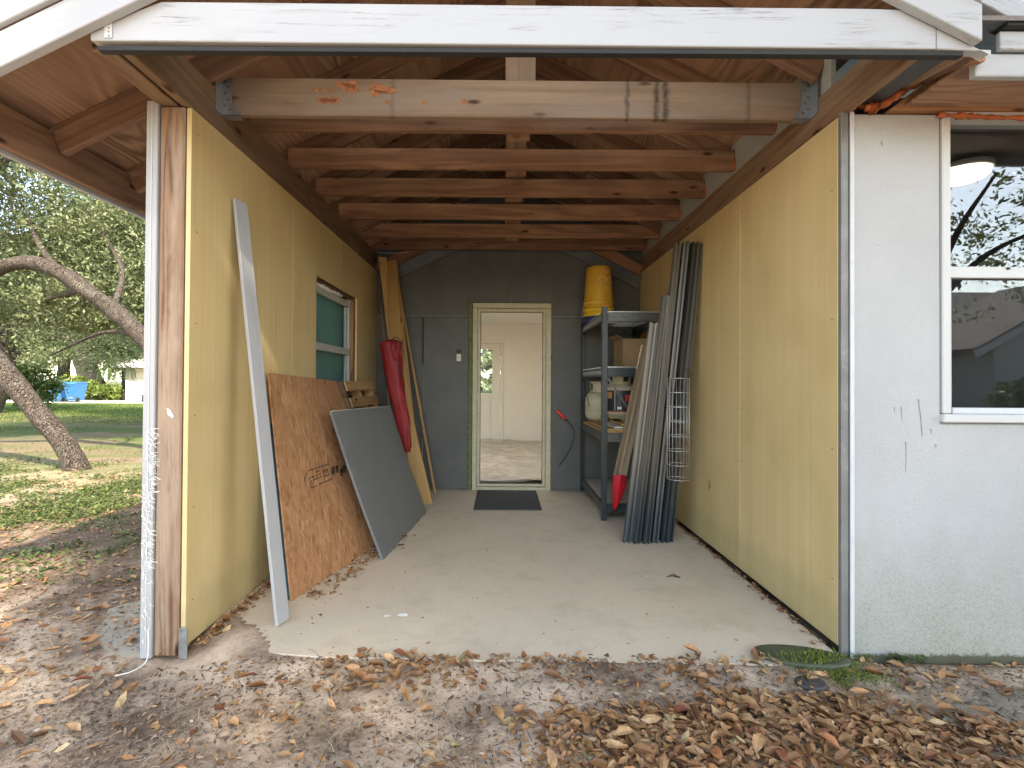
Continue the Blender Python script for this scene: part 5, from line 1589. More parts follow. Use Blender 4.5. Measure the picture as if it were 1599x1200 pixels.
def red_rag():
    c_ = aty(966, 745, 4.20); N, SG = 14, 20
    V, Fq = [], []
    for i in range(N):
        f = i / (N - 1)
        zz = 0.02 - 0.245 * f
        for k in range(SG):
            a = 2 * math.pi * k / SG
            r = 0.052 * (1 + 0.16 * math.cos(a * 4 + f * 2)) * (1 - 0.3 * f ** 2)
            V.append((math.cos(a) * r + 0.012 - 0.02 * f, math.sin(a) * r * 0.55, zz * (1 - 0.20 * math.cos(a) * f) - 0.03 * f * math.cos(a + 2.4)))
    for i in range(N - 1):
        for k in range(SG):
            a, b = i * SG + k, i * SG + (k + 1) % SG
            Fq.append((a, a + SG, b + SG, b))
    Fq.append(tuple(range(N * SG - 1, (N - 1) * SG - 1, -1)))
    o = mesh_obj('red_cloth', V, Fq, 'red_bright', None, Matrix.Translation(c_), True)
    tag(o, 'bright red cloth hanging at the foot of the short tan strips', 'cloth')
red_rag()
# hanging wire basket
wbk = thing('wire_basket', aty(1060, 748, 3.58), 'narrow tall wire mesh basket hanging in front of the right wall and the metal strips', 'basket')
cw_ = aty(1059, 670, 3.58)
zt, zbm = aty(1059, 591, 3.58).z, aty(1059, 748, 3.58).z
RWB = 0.078
for k in range(8):
    z = zt + (zbm - zt) * k / 7
    pts = [(cw_.x + RWB * math.cos(2 * math.pi * j / 28), cw_.y + RWB * math.sin(2 * math.pi * j / 28), z) for j in range(29)]
    tube('ring_wire', pts, 0.0026, 'wire', wbk, 6)
for k in range(18):
    a = 2 * math.pi * k / 18
    tube('upright_wire', [(cw_.x + RWB * math.cos(a), cw_.y + RWB * math.sin(a), zbm), (cw_.x + RWB * math.cos(a), cw_.y + RWB * math.sin(a), zt)], 0.0017, 'wire', wbk, 5)
tube('hook', spline([(cw_.x + RWB, cw_.y, zt), (cw_.x + RWB + 0.006, cw_.y, zt + 0.05), (cw_.x + RWB - 0.006, cw_.y, zt + 0.07), (cw_.x + RWB - 0.02, cw_.y + 0.02, zt + 0.06)], 14), 0.003, 'flashing', wbk, 6)

# door mat
mt_ = [atz(748, 767, 0), atz(840, 767, 0), atz(846, 797, 0), atz(739, 797, 0)]
bm = bmesh.new()
y0, y1 = mt_[3].y, mt_[0].y
x0, x1 = mt_[3].x, mt_[2].x
bm_box(bm, (x0 + x1) / 2, (y0 + y1) / 2, 0.006, x1 - x0, y1 - y0, 0.011)
bmesh.ops.bevel(bm, geom=bm.edges[:], offset=0.003, segments=2, affect='EDGES')
tag(bm_obj('door_mat', bm, 'mat'), 'charcoal door mat on the concrete in front of the doorway', 'mat')

# ---------------------------------------------------------------- small things by the right wall foot
def dome(name, cx, cy, rx, ry, h, z0, mat, label, cat, seg=40, rot=0.0):
    V, Fq = [], []
    rings = [(1.0, 0.0), (1.0, 0.6), (0.985, 0.8), (0.95, 0.92), (0.8, 0.97), (0.4, 1.0)]
    for r, z in rings:
        for k in range(seg):
            a = 2 * math.pi * k / seg
            w = 1 + 0.02 * mnoise.noise(Vector((math.cos(a) * 2, math.sin(a) * 2, 5)))
            x, y = rx * r * w * math.cos(a), ry * r * w * math.sin(a)
            V.append((x * math.cos(rot) - y * math.sin(rot), x * math.sin(rot) + y * math.cos(rot), h * z))
    for i in range(len(rings) - 1):
        for k in range(seg):
            a, b = i * seg + k, i * seg + (k + 1) % seg
            Fq.append((a, b, b + seg, a + seg))
    Fq.append(tuple(range((len(rings) - 1) * seg, len(rings) * seg)))
    o = mesh_obj(name, V, Fq, mat, None, Matrix.Translation((cx, cy, z0)), True)
    return tag(o, label, cat)
q = atz(1236, 1026, 0.01)
dome('splash_block', q.x + 0.045, q.y + 0.01, 0.20, 0.080, 0.040, -0.022, 'green_lid', 'mossy dark green oval splash block at the front right corner of the slab', 'splash block', rot=-0.18)
q = atz(1266, 1070, -0.02)
dome('valve_cap', q.x, q.y, 0.062, 0.045, 0.03, -0.035, 'dark_cap', 'small dark round valve cap half buried in moss near the green block', 'cap')

# ================================================================ ground cover
def hgt_at(x, y):
    if -1.60 < x < 1.50 and 2.13 < y < 5.5: return 0.0
    h = ground_height(x, y)
    if -2.1 < x < -1.6 and 2.2 < y < 2.95: h = max(h, -0.023)
    if 1.65 < x < 3.4 and 1.6 < y < 1.99: h = max(h, -0.027)
    return h

def leaf_shapes(n, rng, cup=1.0):
    """n leaves in local space: 8 points each, 6 faces -> arrays (n, 8, 3)"""
    L = np.ones(n); w = rng.uniform(0.17, 0.27, n)
    c1 = rng.normal(0.10, 0.16, n) * cup; c2 = rng.normal(0.05, 0.10, n) * cup
    st = [(-0.5, 0.0), (-0.18, 0.95), (0.2, 0.8), (0.5, 0.0)]
    z = lambda u: c1 * (1 - (2 * u) ** 2) * -0.5
    P = np.zeros((n, 8, 3))
    P[:, 0] = np.stack([np.full(n, -0.5), np.zeros(n), z(-0.5)], 1)
    k = 1
    for u, f in st[1:3]:
        for s in (-1, 0, 1):
            P[:, k, 0] = u; P[:, k, 1] = s * f * w * (1 - 0.25 * np.abs(c2)); P[:, k, 2] = z(u) + abs(s) * (c2 * 1.0 + 0.03)
            k += 1
    P[:, 7] = np.stack([np.full(n, 0.5), np.zeros(n), z(0.5)], 1)
    return P
LEAF_F = np.array([(0, 2, 1), (0, 3, 2), (1, 2, 5), (1, 5, 4), (2, 3, 6), (2, 6, 5), (4, 5, 7), (5, 6, 7)])

def orient(P, pos, yaw, tilt, roll, size):
    c, s = np.cos(roll), np.sin(roll)
    x, y, z = P[..., 0], P[..., 1], P[..., 2]
    y, z = y * c[:, None] - z * s[:, None], y * s[:, None] + z * c[:, None]
    c, s = np.cos(tilt), np.sin(tilt)
    x, z = x * c[:, None] + z * s[:, None], -x * s[:, None] + z * c[:, None]
    c, s = np.cos(yaw), np.sin(yaw)
    x, y = x * c[:, None] - y * s[:, None], x * s[:, None] + y * c[:, None]
    return np.stack([x, y, z], -1) * size[:, None, None] + pos[:, None, :]

def nz(x, y, f, o=0.0): return mnoise.noise(Vector((x * f + o, y * f - o, o * 3)))

def litter_density(x, y):
    """leaves per square metre"""
    d = 210 + 480 * max(0, nz(x, y, 1.6, 3) + 0.1)
    edge = 1.96 - max(0.0, (x - 1.45)) * 0.40            # right hand boundary of the leaf bank
    if x > 0.0 and y < edge:
        k = min(1.0, (x - 0.0) / 0.5) * min(1.0, max(0, (edge - y) / 0.12))
        d += k * (6800 + 3800 * nz(x, y, 2.4, 1))
    if -0.75 < x < 1.3 and 1.93 < y < 2.14:
        d += 900 + 1300 * nz(x, y, 3.2, 8) + (700 if x < 0 else 0)
    if x > 1.6 and 1.93 < y < 2.2: d += 420
    if x < -1.6:
        d = 190 + 480 * max(0, nz(x, y, 1.1, 5) + 0.05) + (650 * math.exp(-((x + 2.0) ** 2 + (y - 2.85) ** 2) / 0.25))
        if y > 4.2: d *= max(0, 1 - (y - 4.2) / 4)
        if y < 2.3: d += 300 * max(0, nz(x, y, 2.2, 4) + 0.2)
    if -0.1 < x < 0.75 and 1.84 < y < 2.03: d *= 0.22     # bare swept mound
    return max(0, d)

def scatter(n_try, x0, x1, y0, y1, dens, dmax, rng):
    out = []
    A = (x1 - x0) * (y1 - y0)
    N = int(A * dmax)
    xs_, ys_, us = rng.uniform(x0, x1, N), rng.uniform(y0, y1, N), rng.uniform(0, dmax, N)
    for x, y, u in zip(xs_, ys_, us):
        if u < dens(x, y): out.append((x, y))
    return np.array(out)

r1 = np.random.default_rng(5)
pts = np.concatenate([scatter(0, -3.2, 3.2, 1.25, 2.14, litter_density, 11500, r1), scatter(0, -6.0, -1.62, 2.0, 7.5, litter_density, 900, r1),
                      scatter(0, 1.58, 3.2, 2.14, 2.19, litter_density, 900, r1)])
# drifts along the feet of the walls and under the leaning boards
dr = []
for _ in range(520):
    dr.append((LX + 0.02 + abs(r1.normal(0, 0.035)), r1.uniform(2.2, 3.4)))
for _ in range(260):
    u = r1.random(); dr.append((-1.10 + 0.27 * u + r1.normal(0.05, 0.05), 2.66 + 1.1 * u + r1.normal(0, 0.04)))
for _ in range(420):
    u = r1.random(); dr.append((-0.90 + 0.16 * u + r1.normal(-0.03, 0.06), 3.25 + 1.2 * u + r1.normal(0, 0.05)))
for _ in range(260):
    dr.append((RX - 0.02 - abs(r1.normal(0, 0.03)), r1.uniform(2.25, 4.2)))
dr = np.array(dr)
allp = np.concatenate([pts, dr])
n = len(allp)
ong = np.concatenate([np.ones(len(pts), bool), np.zeros(len(dr), bool)])
size = np.clip(r1.lognormal(-3.50, 0.48, n), 0.010, 0.078)
size[~ong] *= 0.72
far = allp[:, 1] > 2.6
size[far & ong] *= 0.95
zg = np.array([hgt_at(x, y) for x, y in allp])
lift = np.where(ong, r1.exponential(0.007, n), r1.exponential(0.005, n)) + size * 0.10
pos = np.stack([allp[:, 0], allp[:, 1], zg + lift], 1)
yaw = r1.uniform(0, 2 * np.pi, n); tilt = r1.normal(0, 0.20, n); roll = r1.normal(0, 0.30, n)
# the leaves that show largest are single objects, the rest one mass
showing = np.abs(allp[:, 0] / np.maximum(allp[:, 1], 0.1)) < 1.02
inview = showing & ong & (allp[:, 1] > 1.50) & (allp[:, 1] < 2.6)
score = np.where(inview, size / allp[:, 1], 0) 
order = np.argsort(-score)
big = order[:235]
mask = np.ones(n, bool); mask[big] = False
P = orient(leaf_shapes(n, r1), pos, yaw, tilt, roll, size)
Pm = P[mask]
V = Pm.reshape(-1, 3)
Fq = (np.arange(len(Pm))[:, None, None] * 8 + LEAF_F[None]).reshape(-1, 3)
o = np_mesh('leaf_litter', V, Fq, 'litter', smooth=False)
tag(o, 'carpet of dry brown fallen leaves in front of and beside the concrete slab', 'leaf litter', kind='stuff')
r2 = np.random.default_rng(8)
protos = []
for k in range(9):
    sh_ = leaf_shapes(1, r2, 1.1)[0]
    me = bpy.data.meshes.new('fallen_leaf')
    me.from_pydata([tuple(v) for v in sh_], [], [tuple(f) for f in LEAF_F.tolist()])
    me.materials.append(M['litter_one']); me.update()
    protos.append(me)
def single_leaf(k, p, s, yw, tl, rl, label, group):
    o = bpy.data.objects.new('fallen_leaf', protos[k % 9])
    C.objects.link(o)
    m = Matrix.Translation(p) @ Matrix.Rotation(yw, 4, 'Z') @ Matrix.Rotation(tl, 4, 'Y') @ Matrix.Rotation(rl, 4, 'X') @ Matrix.Scale(s, 4)
    o.matrix_basis = m
    tag(o, label, 'leaf', group)
for k, i in enumerate(big):
    single_leaf(k, Vector(pos[i]) + Vector((0, 0, 0.006)), float(size[i] * 1.05), float(yaw[i]), float(tilt[i]), float(roll[i]), 'large dry brown leaf lying in the litter on the ground before the slab', 'large fallen leaves on the ground')
SLAB_LEAVES = [(668, 1004), (649, 1013), (697, 1027), (574, 948), (487, 965), (500, 961), (488, 974), (1052, 899), (1012, 833), (905, 833), (897, 868), (957, 944), (892, 984), (867, 970), (849, 990), (875, 982),
               (775, 1005), (748, 998), (730, 1000), (842, 1026), (1117, 1018), (1120, 940), (633, 893), (708, 816), (690, 800), (672, 845), (1080, 870), (843, 905), (760, 860), (1100, 985), (720, 905), (560, 985), (612, 930), (660, 965), (1010, 960), (930, 1010),
               (815, 808), (880, 820), (1000, 900), (690, 838), (640, 990), (1150, 1000), (700, 960), (1060, 950), (980, 1005), (440, 1000), (520, 1012), (470, 990), (600, 1018), (415, 985)]
r3 = random.Random(12)
for k, (px, py) in enumerate(SLAB_LEAVES):
    q = atz(px, py, 0.004)
    s = r3.uniform(0.022, 0.042) if k < 8 else r3.uniform(0.010, 0.022)
    single_leaf(k, q, s, r3.uniform(0, 6.28), r3.gauss(0, 0.15), r3.gauss(0, 0.3), 'small dry leaf lying alone on the bare concrete floor', 'leaves on the concrete floor')
for k, (px, py, w) in enumerate(((629, 962, 0.030), (605, 963, 0.020))):
    q = atz(px, py, 0.002)
    V = [(w * math.cos(a) * (0.8 + 0.3 * r3.random()), 0.6 * w * math.sin(a), 0.002 + 0.004 * r3.random()) for a in [i * 0.9 for i in range(7)]]
    o = mesh_obj('paint_flake', V, [tuple(range(7))], 'torn', None, Matrix.Translation(q))
    tag(o, ('larger of two white paint flakes on the slab beside a brown leaf', 'smaller of two white paint flakes on the slab, further left')[k], 'flake')
tw = thing('twig', atz(1052, 900, 0.0), 'short dark twig lying on the slab near the right wall', 'twig')
tube('stem', spline([atz(1042, 901, 0.008), atz(1050, 899, 0.012), atz(1062, 902, 0.006)], 8), 0.004, 'bark', tw, 6)

# bark, twig and dirt debris
def debris():
    rng = np.random.default_rng(21)
    def dn(x, y):
        d = 4200 + 5200 * nz(x, y, 1.9, 6)
        if y > 3: d *= max(0.05, 1 - (y - 3) / 3.5)
        return d
    p = np.concatenate([scatter(0, -3.0, 3.0, 1.3, 2.13, dn, 9500, rng), scatter(0, -5.0, -1.62, 2.13, 5.0, dn, 2600, rng), scatter(0, 1.6, 3.0, 2.13, 2.19, dn, 4000, rng)])
    m = len(p)
    zz = np.array([hgt_at(x, y) for x, y in p]) + 0.002
    a = rng.uniform(0, 6.28, m); L = np.minimum(rng.lognormal(-4.9, 0.5, m), 0.014); w = L * rng.uniform(0.1, 0.45, m)
    d = np.stack([np.cos(a), np.sin(a), rng.normal(0, 0.25, m)], 1) * L[:, None]
    s = np.stack([-np.sin(a), np.cos(a), rng.normal(0, 0.3, m)], 1) * w[:, None]
    c = np.stack([p[:, 0], p[:, 1], zz + L * 0.25], 1)
    V = np.stack([c - d, c - s, c + d, c + s], 1).reshape(-1, 3)
    Fq = np.arange(m * 4).reshape(m, 4)
    tag(np_mesh('ground_debris', V, Fq, 'debris'), 'fine dark bark chips and twigs scattered over the sandy soil', 'debris', kind='stuff')
debris()
def twigs():
    rng = np.random.default_rng(23)
    V, Fq = [], []
    for _ in range(420):
        x, y = (rng.uniform(-2.6, 2.8), rng.uniform(1.4, 2.13)) if rng.random() < 0.72 else (rng.uniform(-4.2, -1.65), rng.uniform(2.1, 4.6))
        a, L = rng.uniform(0, 6.28), rng.lognormal(-3.1, 0.45)
        z = hgt_at(x, y) + 0.004 + rng.exponential(0.006)
        d = np.array([math.cos(a), math.sin(a), rng.normal(0, 0.08)]); s_ = np.array([-d[1], d[0], 0.0]); r_ = rng.uniform(0.0006, 0.0016)
        b = len(V); bend = rng.normal(0, 0.12) * L
        for k in range(4):
            t_ = k / 3 - 0.5
            c_ = np.array([x, y, z]) + d * L * t_ + s_ * bend * (1 - 4 * t_ * t_)
            V += [c_ - s_ * r_, c_ + s_ * r_, c_ + np.array([0, 0, r_ * 1.6])]
        for k in range(3):
            o_ = b + 3 * k
            Fq += [(o_, o_ + 3, o_ + 5, o_ + 2), (o_ + 2, o_ + 5, o_ + 4, o_ + 1)]
    tag(np_mesh('fallen_twigs', np.array(V), np.array(Fq), 'debris'), 'thin broken twigs strewn among the fallen leaves', 'twigs', kind='stuff')
twigs()

def blades(name, pts, rng, Lm, w, mat, label, lean=0.7, flat=0.0, segs=3):
    m = len(pts)
    zz = np.array([hgt_at(x, y) for x, y in pts])
    a = rng.uniform(0, 6.28, m); L = Lm * rng.lognormal(0, 0.35, m)
    ln = rng.uniform(0.2, lean, m) + flat
    base = np.stack([pts[:, 0], pts[:, 1], zz], 1)
    rows = []
    for k in range(segs + 1):
        t = k / segs
        ang = ln * (0.4 + 0.9 * t)
        hor = np.sin(ang) * L * t; ver = np.cos(ang) * L * t
        curl = 0.25 * L * t * t * rng.normal(0, 1, m) * (1 if flat else 0.5)
        c = base + np.stack([np.cos(a) * hor - np.sin(a) * curl, np.sin(a) * hor + np.cos(a) * curl, np.maximum(ver, 0.003 + 0.01 * t * (1 if flat else 0))], 1)
        ww = w * (1 - 0.85 * t) * rng.uniform(0.8, 1.2, m)
        s = np.stack([-np.sin(a), np.cos(a), np.zeros(m)], 1) * ww[:, None]
        rows += [c - s, c + s]
    V = np.stack(rows, 1)
    kf = [(2 * k, 2 * k + 1, 2 * k + 3, 2 * k + 2) for k in range(segs)]
    Fq = (np.arange(m)[:, None, None] * (2 * segs + 2) + np.array(kf)[None]).reshape(-1, 4)
    return tag(np_mesh(name, V.reshape(-1, 3), Fq, mat), label, name.replace('_', ' '), kind='stuff')

r4 = np.random.default_rng(31)
def straw_d(x, y):
    d = 2200 * max(0, nz(x, y, 2.6, 2) - 0.02)
    if x < -0.2: d += 2600 * max(0, nz(x, y, 1.7, 12) + 0.05)
    return d if x < 0.15 else d * 0.12
blades('dry_grass', scatter(0, -3.0, 1.2, 1.35, 2.12, straw_d, 3200, r4), r4, 0.042, 0.0011, 'straw', 'wisps of dry straw coloured grass flattened on the soil at front left', 0.9, 0.75)
blades('dead_lawn', scatter(0, -6.0, -1.8, 2.2, 5.0, lambda x, y: 700 * max(0, nz(x, y, 1.2, 7)), 900, r4), r4, 0.05, 0.0014, 'straw', 'dead flattened grass wisps in the side yard', 0.9, 0.6)
def weed_d(x, y):
    d = 6800 * max(0, nz(x, y, 0.85, 15) + 0.30 + 0.6 * nz(x, y, 3.0, 4)) * min(1, max(0, (y - 2.9) / 0.9))
    if y > 6.2: d *= max(0.0, 1 - (y - 6.2) / 1.5)
    return d
def weeds():
    rng = np.random.default_rng(77)
    p = scatter(0, -8.0, -1.75, 2.9, 7.6, weed_d, 7000, rng)
    m = len(p)
    sz = rng.lognormal(-4.25, 0.35, m)
    z = np.array([hgt_at(x, y) for x, y in p]) + rng.exponential(0.016, m) + 0.004
    P_ = orient(leaf_shapes(m, rng, 0.6), np.stack([p[:, 0], p[:, 1], z], 1), rng.uniform(0, 6.28, m), rng.normal(0, 0.45, m), rng.normal(0, 0.45, m), sz * 2.0)
    Fq = (np.arange(m)[:, None, None] * 8 + LEAF_F[None]).reshape(-1, 3)
    tag(np_mesh('ground_weeds', P_.reshape(-1, 3), Fq, 'weed'), 'low green weeds in patches on the dark side yard soil', 'ground cover', kind='stuff')
weeds()
def lawn_d(x, y):
    k = max(0, nz(x, y * 2.2, 0.28, 9) + 0.12 + 0.45 * nz(x, y, 1.1, 2))
    if 14.5 < y + 2 * nz(x, y, 0.3, 3) < 27: k += 0.5
    return 800 * k / (1 + max(0, y - 8) * 0.05) * max(0, min(1, (y - 4.6) / 2))
lp_ = scatter(0, -13, -3.0, 4.6, 13, lawn_d, 700, r4)
lp_ = lp_[(lp_[:, 0] / lp_[:, 1] < -0.62) & (lp_[:, 0] / lp_[:, 1] > -1.2)]
blades('lawn_grass', lp_, r4, 0.055, 0.0042, 'grass', 'thin patchy lawn in the yard to the left', 1.0, 0.1, 2)
lf_ = scatter(0, -34, -8, 13, 29, lawn_d, 400, r4)
lf_ = lf_[(lf_[:, 0] / lf_[:, 1] < -0.62) & (lf_[:, 0] / lf_[:, 1] > -1.2)]
blades('lawn_grass', lf_, r4, 0.045, 0.009, 'grass', 'far lawn before the pale driveway', 1.0, 0.1, 2)
# moss by the right wall foot
def moss_d(x, y):
    a = math.exp(-(((x - 1.42) / 0.16) ** 2 + ((y - 2.04) / 0.085) ** 2)) * 60000
    b = math.exp(-(((x - 1.36) / 0.12) ** 2 + ((y - 2.13) / 0.03) ** 2)) * 50000
    return (a + b) * max(0, 0.55 + nz(x, y, 14, 3))
mp = scatter(0, 1.05, 1.95, 1.85, 2.19, moss_d, 60000, r4)
o = blades('moss', mp, r4, 0.011, 0.0022, 'moss', 'bright green moss round the splash block at the wall foot', 1.0, 0.1, 2)
me = o.data
co = np.zeros(len(me.vertices) * 3, np.float32); me.vertices.foreach_get('co', co); co = co.reshape(-1, 6, 3)
lidq = atz(1236, 1026, 0.01)
bc = co[:, :2].mean(1)
ind = ((bc[:, 0] - lidq.x - 0.045) / 0.20) ** 2 + ((bc[:, 1] - lidq.y - 0.01) / 0.080) ** 2 < 0.97
co[ind, :, 2] += (0.017 - bc[ind, 2])[:, None]
me.vertices.foreach_set('co', co.ravel())
me.update()

def small_plant(name, q, n_st, hgt, lf, label, rng):
    t = thing(name, q, label, 'plant', 'weeds at the wall foot')
    V, Fq = [], []
    for s in range(n_st):
        a = rng.uniform(0, 6.28); ln = rng.uniform(0.2, 0.9)
        tip = Vector((math.cos(a) * ln * hgt, math.sin(a) * ln * hgt * 0.5 - 0.02, hgt * rng.uniform(0.5, 1)))
        P0 = [Vector((0, 0, 0)), tip * 0.5 + Vector((0, 0, hgt * 0.2)), tip]
        tube('stem', [Vector(q) + p for p in spline(P0, 6)], 0.0012, 'leaf_green', t, 5)
        for k in range(6):
            c_ = spline(P0, 7)[k + 1] if k < 6 else tip
            for sd_ in (-1, 1):
                d = Vector((math.cos(a + sd_ * 1.2), math.sin(a + sd_ * 1.2), 0.25)) * lf * rng.uniform(0.7, 1.2)
                w = d.cross(Vector((0, 0, 1))).normalized() * lf * 0.3
                b = len(V)
                V += [c_, c_ + d * 0.5 - w, c_ + d, c_ + d * 0.5 + w]
                Fq.append((b, b + 1, b + 2, b + 3))
    mesh_obj('foliage', V, Fq, 'leaf_green', t, Matrix.Translation(Vector(q)))
rg = random.Random(6)
for px, lab, n_, h_, l_ in ((1404, 'leafy green weed at the stucco wall foot, the largest of four', 7, 0.055, 0.024), (1436, 'small green weed furthest right along the stucco wall foot', 4, 0.04, 0.018), (1341, 'small fern like weed beside the grey corner strip', 5, 0.05, 0.015), (1322, 'tiny weed sprouting between moss and grey corner strip', 3, 0.05, 0.010)):
    q = aty(px, 1030, 2.165); q.z = -0.035
    small_plant('weed', q, n_, h_, l_, lab, rg)

# ================================================================ trees
def leaf_cloud(centers, radii, n, size, rng, flat=0.5, shell=0.45):
    """leaf quads clumped round many twig ends inside ellipsoids"""
    out = []
    for (c, r, k) in zip(centers, radii, n):
        c, r = np.array(c), np.array(r)
        m = max(6, k // 46)
        d = rng.normal(0, 1, (m, 3)); d /= np.linalg.norm(d, axis=1)[:, None]
        rad = rng.uniform(shell, 1.0, m) ** 0.7
        twig = c + d * rad[:, None] * r
        ti = rng.integers(0, m, k)
        cl = rng.uniform(0.5, 1.4, m)[ti]
        off = rng.normal(0, 1, (k, 3)) * (r.mean() * 0.115) * cl[:, None] * np.array([1.25, 1.25, 0.7])
        out.append(twig[ti] + off)
    p = np.concatenate(out)
    m = len(p)
    nrm = rng.normal(0, 1, (m, 3)) + np.array([0, 0, flat]); nrm /= np.linalg.norm(nrm, axis=1)[:, None]
    a = rng.normal(0, 1, (m, 3)); a -= nrm * (a * nrm).sum(1)[:, None]; a /= np.linalg.norm(a, axis=1)[:, None]
    b = np.cross(nrm, a)
    s = size * rng.lognormal(0, 0.3, m)
    L, w = a * s[:, None], b * (s * 0.42)[:, None]
    fold = nrm * (s * 0.12)[:, None]
    V = np.stack([p - L, p - w + fold, p + L, p + w + fold], 1).reshape(-1, 3)
    return V, np.arange(m * 4).reshape(m, 4)

def limb(pts, r0, r1, n, seg=14, wob=0.18, freq=2.2, seed=0, flare=0.0):
    P = spline(pts, n)
    rad = [(r0 + (r1 - r0) * i / (n - 1)) * (1 + flare * math.exp(-i / (n - 1) * 14)) for i in range(n)]
    return tube_np(P, rad, seg, wob, freq, seed)

def merge(parts):
    V, Fq = [], []
    for v, f in parts:
        b = len(V); V += v; Fq += [tuple(i + b for i in q) for q in f]
    return V, Fq

def tree(name, base, label, trunk_parts, crown, mat='leaf_oak', bark_m='bark', size=0.09, seed=1, group=None, flat=0.5):
    t = thing(name, base, label, 'tree', group)
    b = Vector(base)
    tr = trunk_parts[0]
    mesh_obj('trunk', [v - b for v in tr[0]], tr[1], bark_m, t, Matrix.Translation(b), True)
    if len(trunk_parts) > 1:
        V, Fq = merge(trunk_parts[1:])
        mesh_obj('limbs', [v - b for v in V], Fq, bark_m, t, Matrix.Translation(b), True)
    rng = np.random.default_rng(seed)
    V, Fq = leaf_cloud([c[0] for c in crown], [c[1] for c in crown], [c[2] for c in crown], size, rng, flat)
    np_mesh('crown', V - np.array(b)[None], Fq, mat, t, Matrix.Translation(b))
    return t

# leaning oak, trunk crossing the left edge
Y1 = 6.75
pt = [aty(131, 775, Y1), aty(121, 735, Y1), aty(104, 700, Y1), aty(78, 664, Y1), aty(45, 628, Y1 - 0.05), aty(0, 572, Y1 - 0.1), aty(-72, 498, Y1 - 0.1), aty(-170, 430, Y1 - 0.1), aty(-300, 330, Y1)]
pb = Vector(pt[0])
parts = [limb(pt, 0.142, 0.116, 80, 24, 0.16, 3.0, 1, 0.5)]
top = pt[-1]
for k in range(6):
    a = 0.6 + k * 1.0
    parts.append(limb([top - Vector((0.0, 0, 0.1)), top + Vector((math.cos(a) * 1.2, math.sin(a) * 1.2, 0.7)), top + Vector((math.cos(a) * 2.6, math.sin(a) * 2.6, 1.7))], 0.11, 0.03, 14, 8, 0.15, 2, k))
tree('oak_tree', pb, 'leaning oak with rough dark bark, its foot in front of the lawn at far left', parts, [((top.x - 0.6, top.y + 0.4, top.z + 2.0), (3.0, 2.6, 1.3), 9000)], size=0.075, seed=3)

# second oak: the limb that arches over from behind the wall
Y2 = 7.6
pt = [aty(420, 790, Y2), aty(375, 720, Y2), aty(320, 640, Y2), aty(262, 572, Y2), aty(222, 525, Y2), aty(176, 484, Y2), aty(132, 452, Y2 - 0.02), aty(92, 425, Y2 - 0.05), aty(50, 411, Y2 - 0.1), aty(8, 416, Y2 - 0.1), aty(-50, 440, Y2), aty(-130, 430, Y2)]
pt[0].z = -0.1
parts = [limb(pt, 0.155, 0.09, 90, 20, 0.18, 3.2, 7, 0.3)]
def twig(a, b, c_, r, sd): return limb([a, b, c_], r, r * 0.3, 12, 7, 0.2, 3, sd)
parts.append(twig(aty(92, 425, Y2), aty(60, 380, Y2 + 0.4), aty(40, 330, Y2 + 0.9), 0.06, 3))
parts.append(twig(aty(176, 484, Y2), aty(190, 420, Y2 + 0.3), aty(150, 350, Y2 + 1.0), 0.055, 5))
parts.append(twig(aty(132, 452, Y2), aty(70, 470, Y2 + 0.8), aty(30, 500, Y2 + 1.8), 0.05, 8))
parts.append(twig(aty(222, 525, Y2), aty(160, 520, Y2 + 0.8), aty(80, 555, Y2 + 1.6), 0.05, 9))
cr = [((-6.9, 9.6, 3.5), (2.4, 1.6, 1.25), 26000), ((-8.8, 10.4, 4.0), (2.2, 1.9, 1.3), 24000), ((-7.2, 9.4, 4.9), (2.6, 1.8, 1.1), 22000), ((-9.4, 10.0, 2.8), (1.9, 1.6, 0.6), 11000), ((-7.4, 9.3, 2.6), (1.5, 1.0, 0.5), 9000)]
tree('oak_tree', pt[0], 'oak whose thick bare limb arches from behind the left wall towards the left edge', parts, cr, size=0.034, seed=9, flat=0.2)

# oaks further back filling the left side
def plain_oak(x, y, h, r, n, label, mat='leaf_oak', size=0.1, seed=1, trunk_r=0.3, lift=0.32, group='oaks behind the yard', bark_m='bark', nl=5, lean=(0, 0)):
    rnd = random.Random(seed)
    b = Vector((x, y, -0.1))
    th = h * lift
    top_ = b + Vector((lean[0], lean[1], th))
    parts = [limb([b, b.lerp(top_, 0.5) + Vector((rnd.uniform(-.2, .2), 0, 0)), top_, top_ + Vector((lean[0] * .5, lean[1] * .5, h * 0.25))], trunk_r, trunk_r * 0.55, 26, 14, 0.16, 2.0, seed, 0.5)]
    crown = []
    for k in range(nl):
        a = k / nl * 6.28 + rnd.uniform(0, 1)
        tip = top_ + Vector((math.cos(a) * r * 0.7, math.sin(a) * r * 0.6, h * rnd.uniform(0.05, 0.42)))
        parts.append(limb([top_ - Vector((0, 0, 0.2)), top_.lerp(tip, 0.5) + Vector((0, 0, 0.3)), tip], trunk_r * 0.45, 0.03, 12, 7, 0.2, 2, seed + k))
        crown.append(((tip.x, tip.y, tip.z), (r * 0.62, r * 0.58, h * 0.17), n // (nl + 1)))
    crown.append(((top_.x, top_.y, top_.z + h * 0.42), (r * 0.8, r * 0.7, h * 0.2), n // (nl + 1)))
    return tree('oak_tree', b, label, parts, crown, mat, bark_m, size, seed, group)
plain_oak(-6.4, 14.5, 5.8, 3.6, 60000, 'broad oak with dense light foliage, standing behind the arching limb', size=0.048, seed=14, trunk_r=0.3, lift=0.52, lean=(-3.4, 0.6))
plain_oak(-19.0, 18.0, 6.4, 3.8, 42000, 'oak behind the leaning trunk at the left edge, its foliage low', size=0.055, seed=22, trunk_r=0.28, lift=0.36, lean=(0.8, 0))
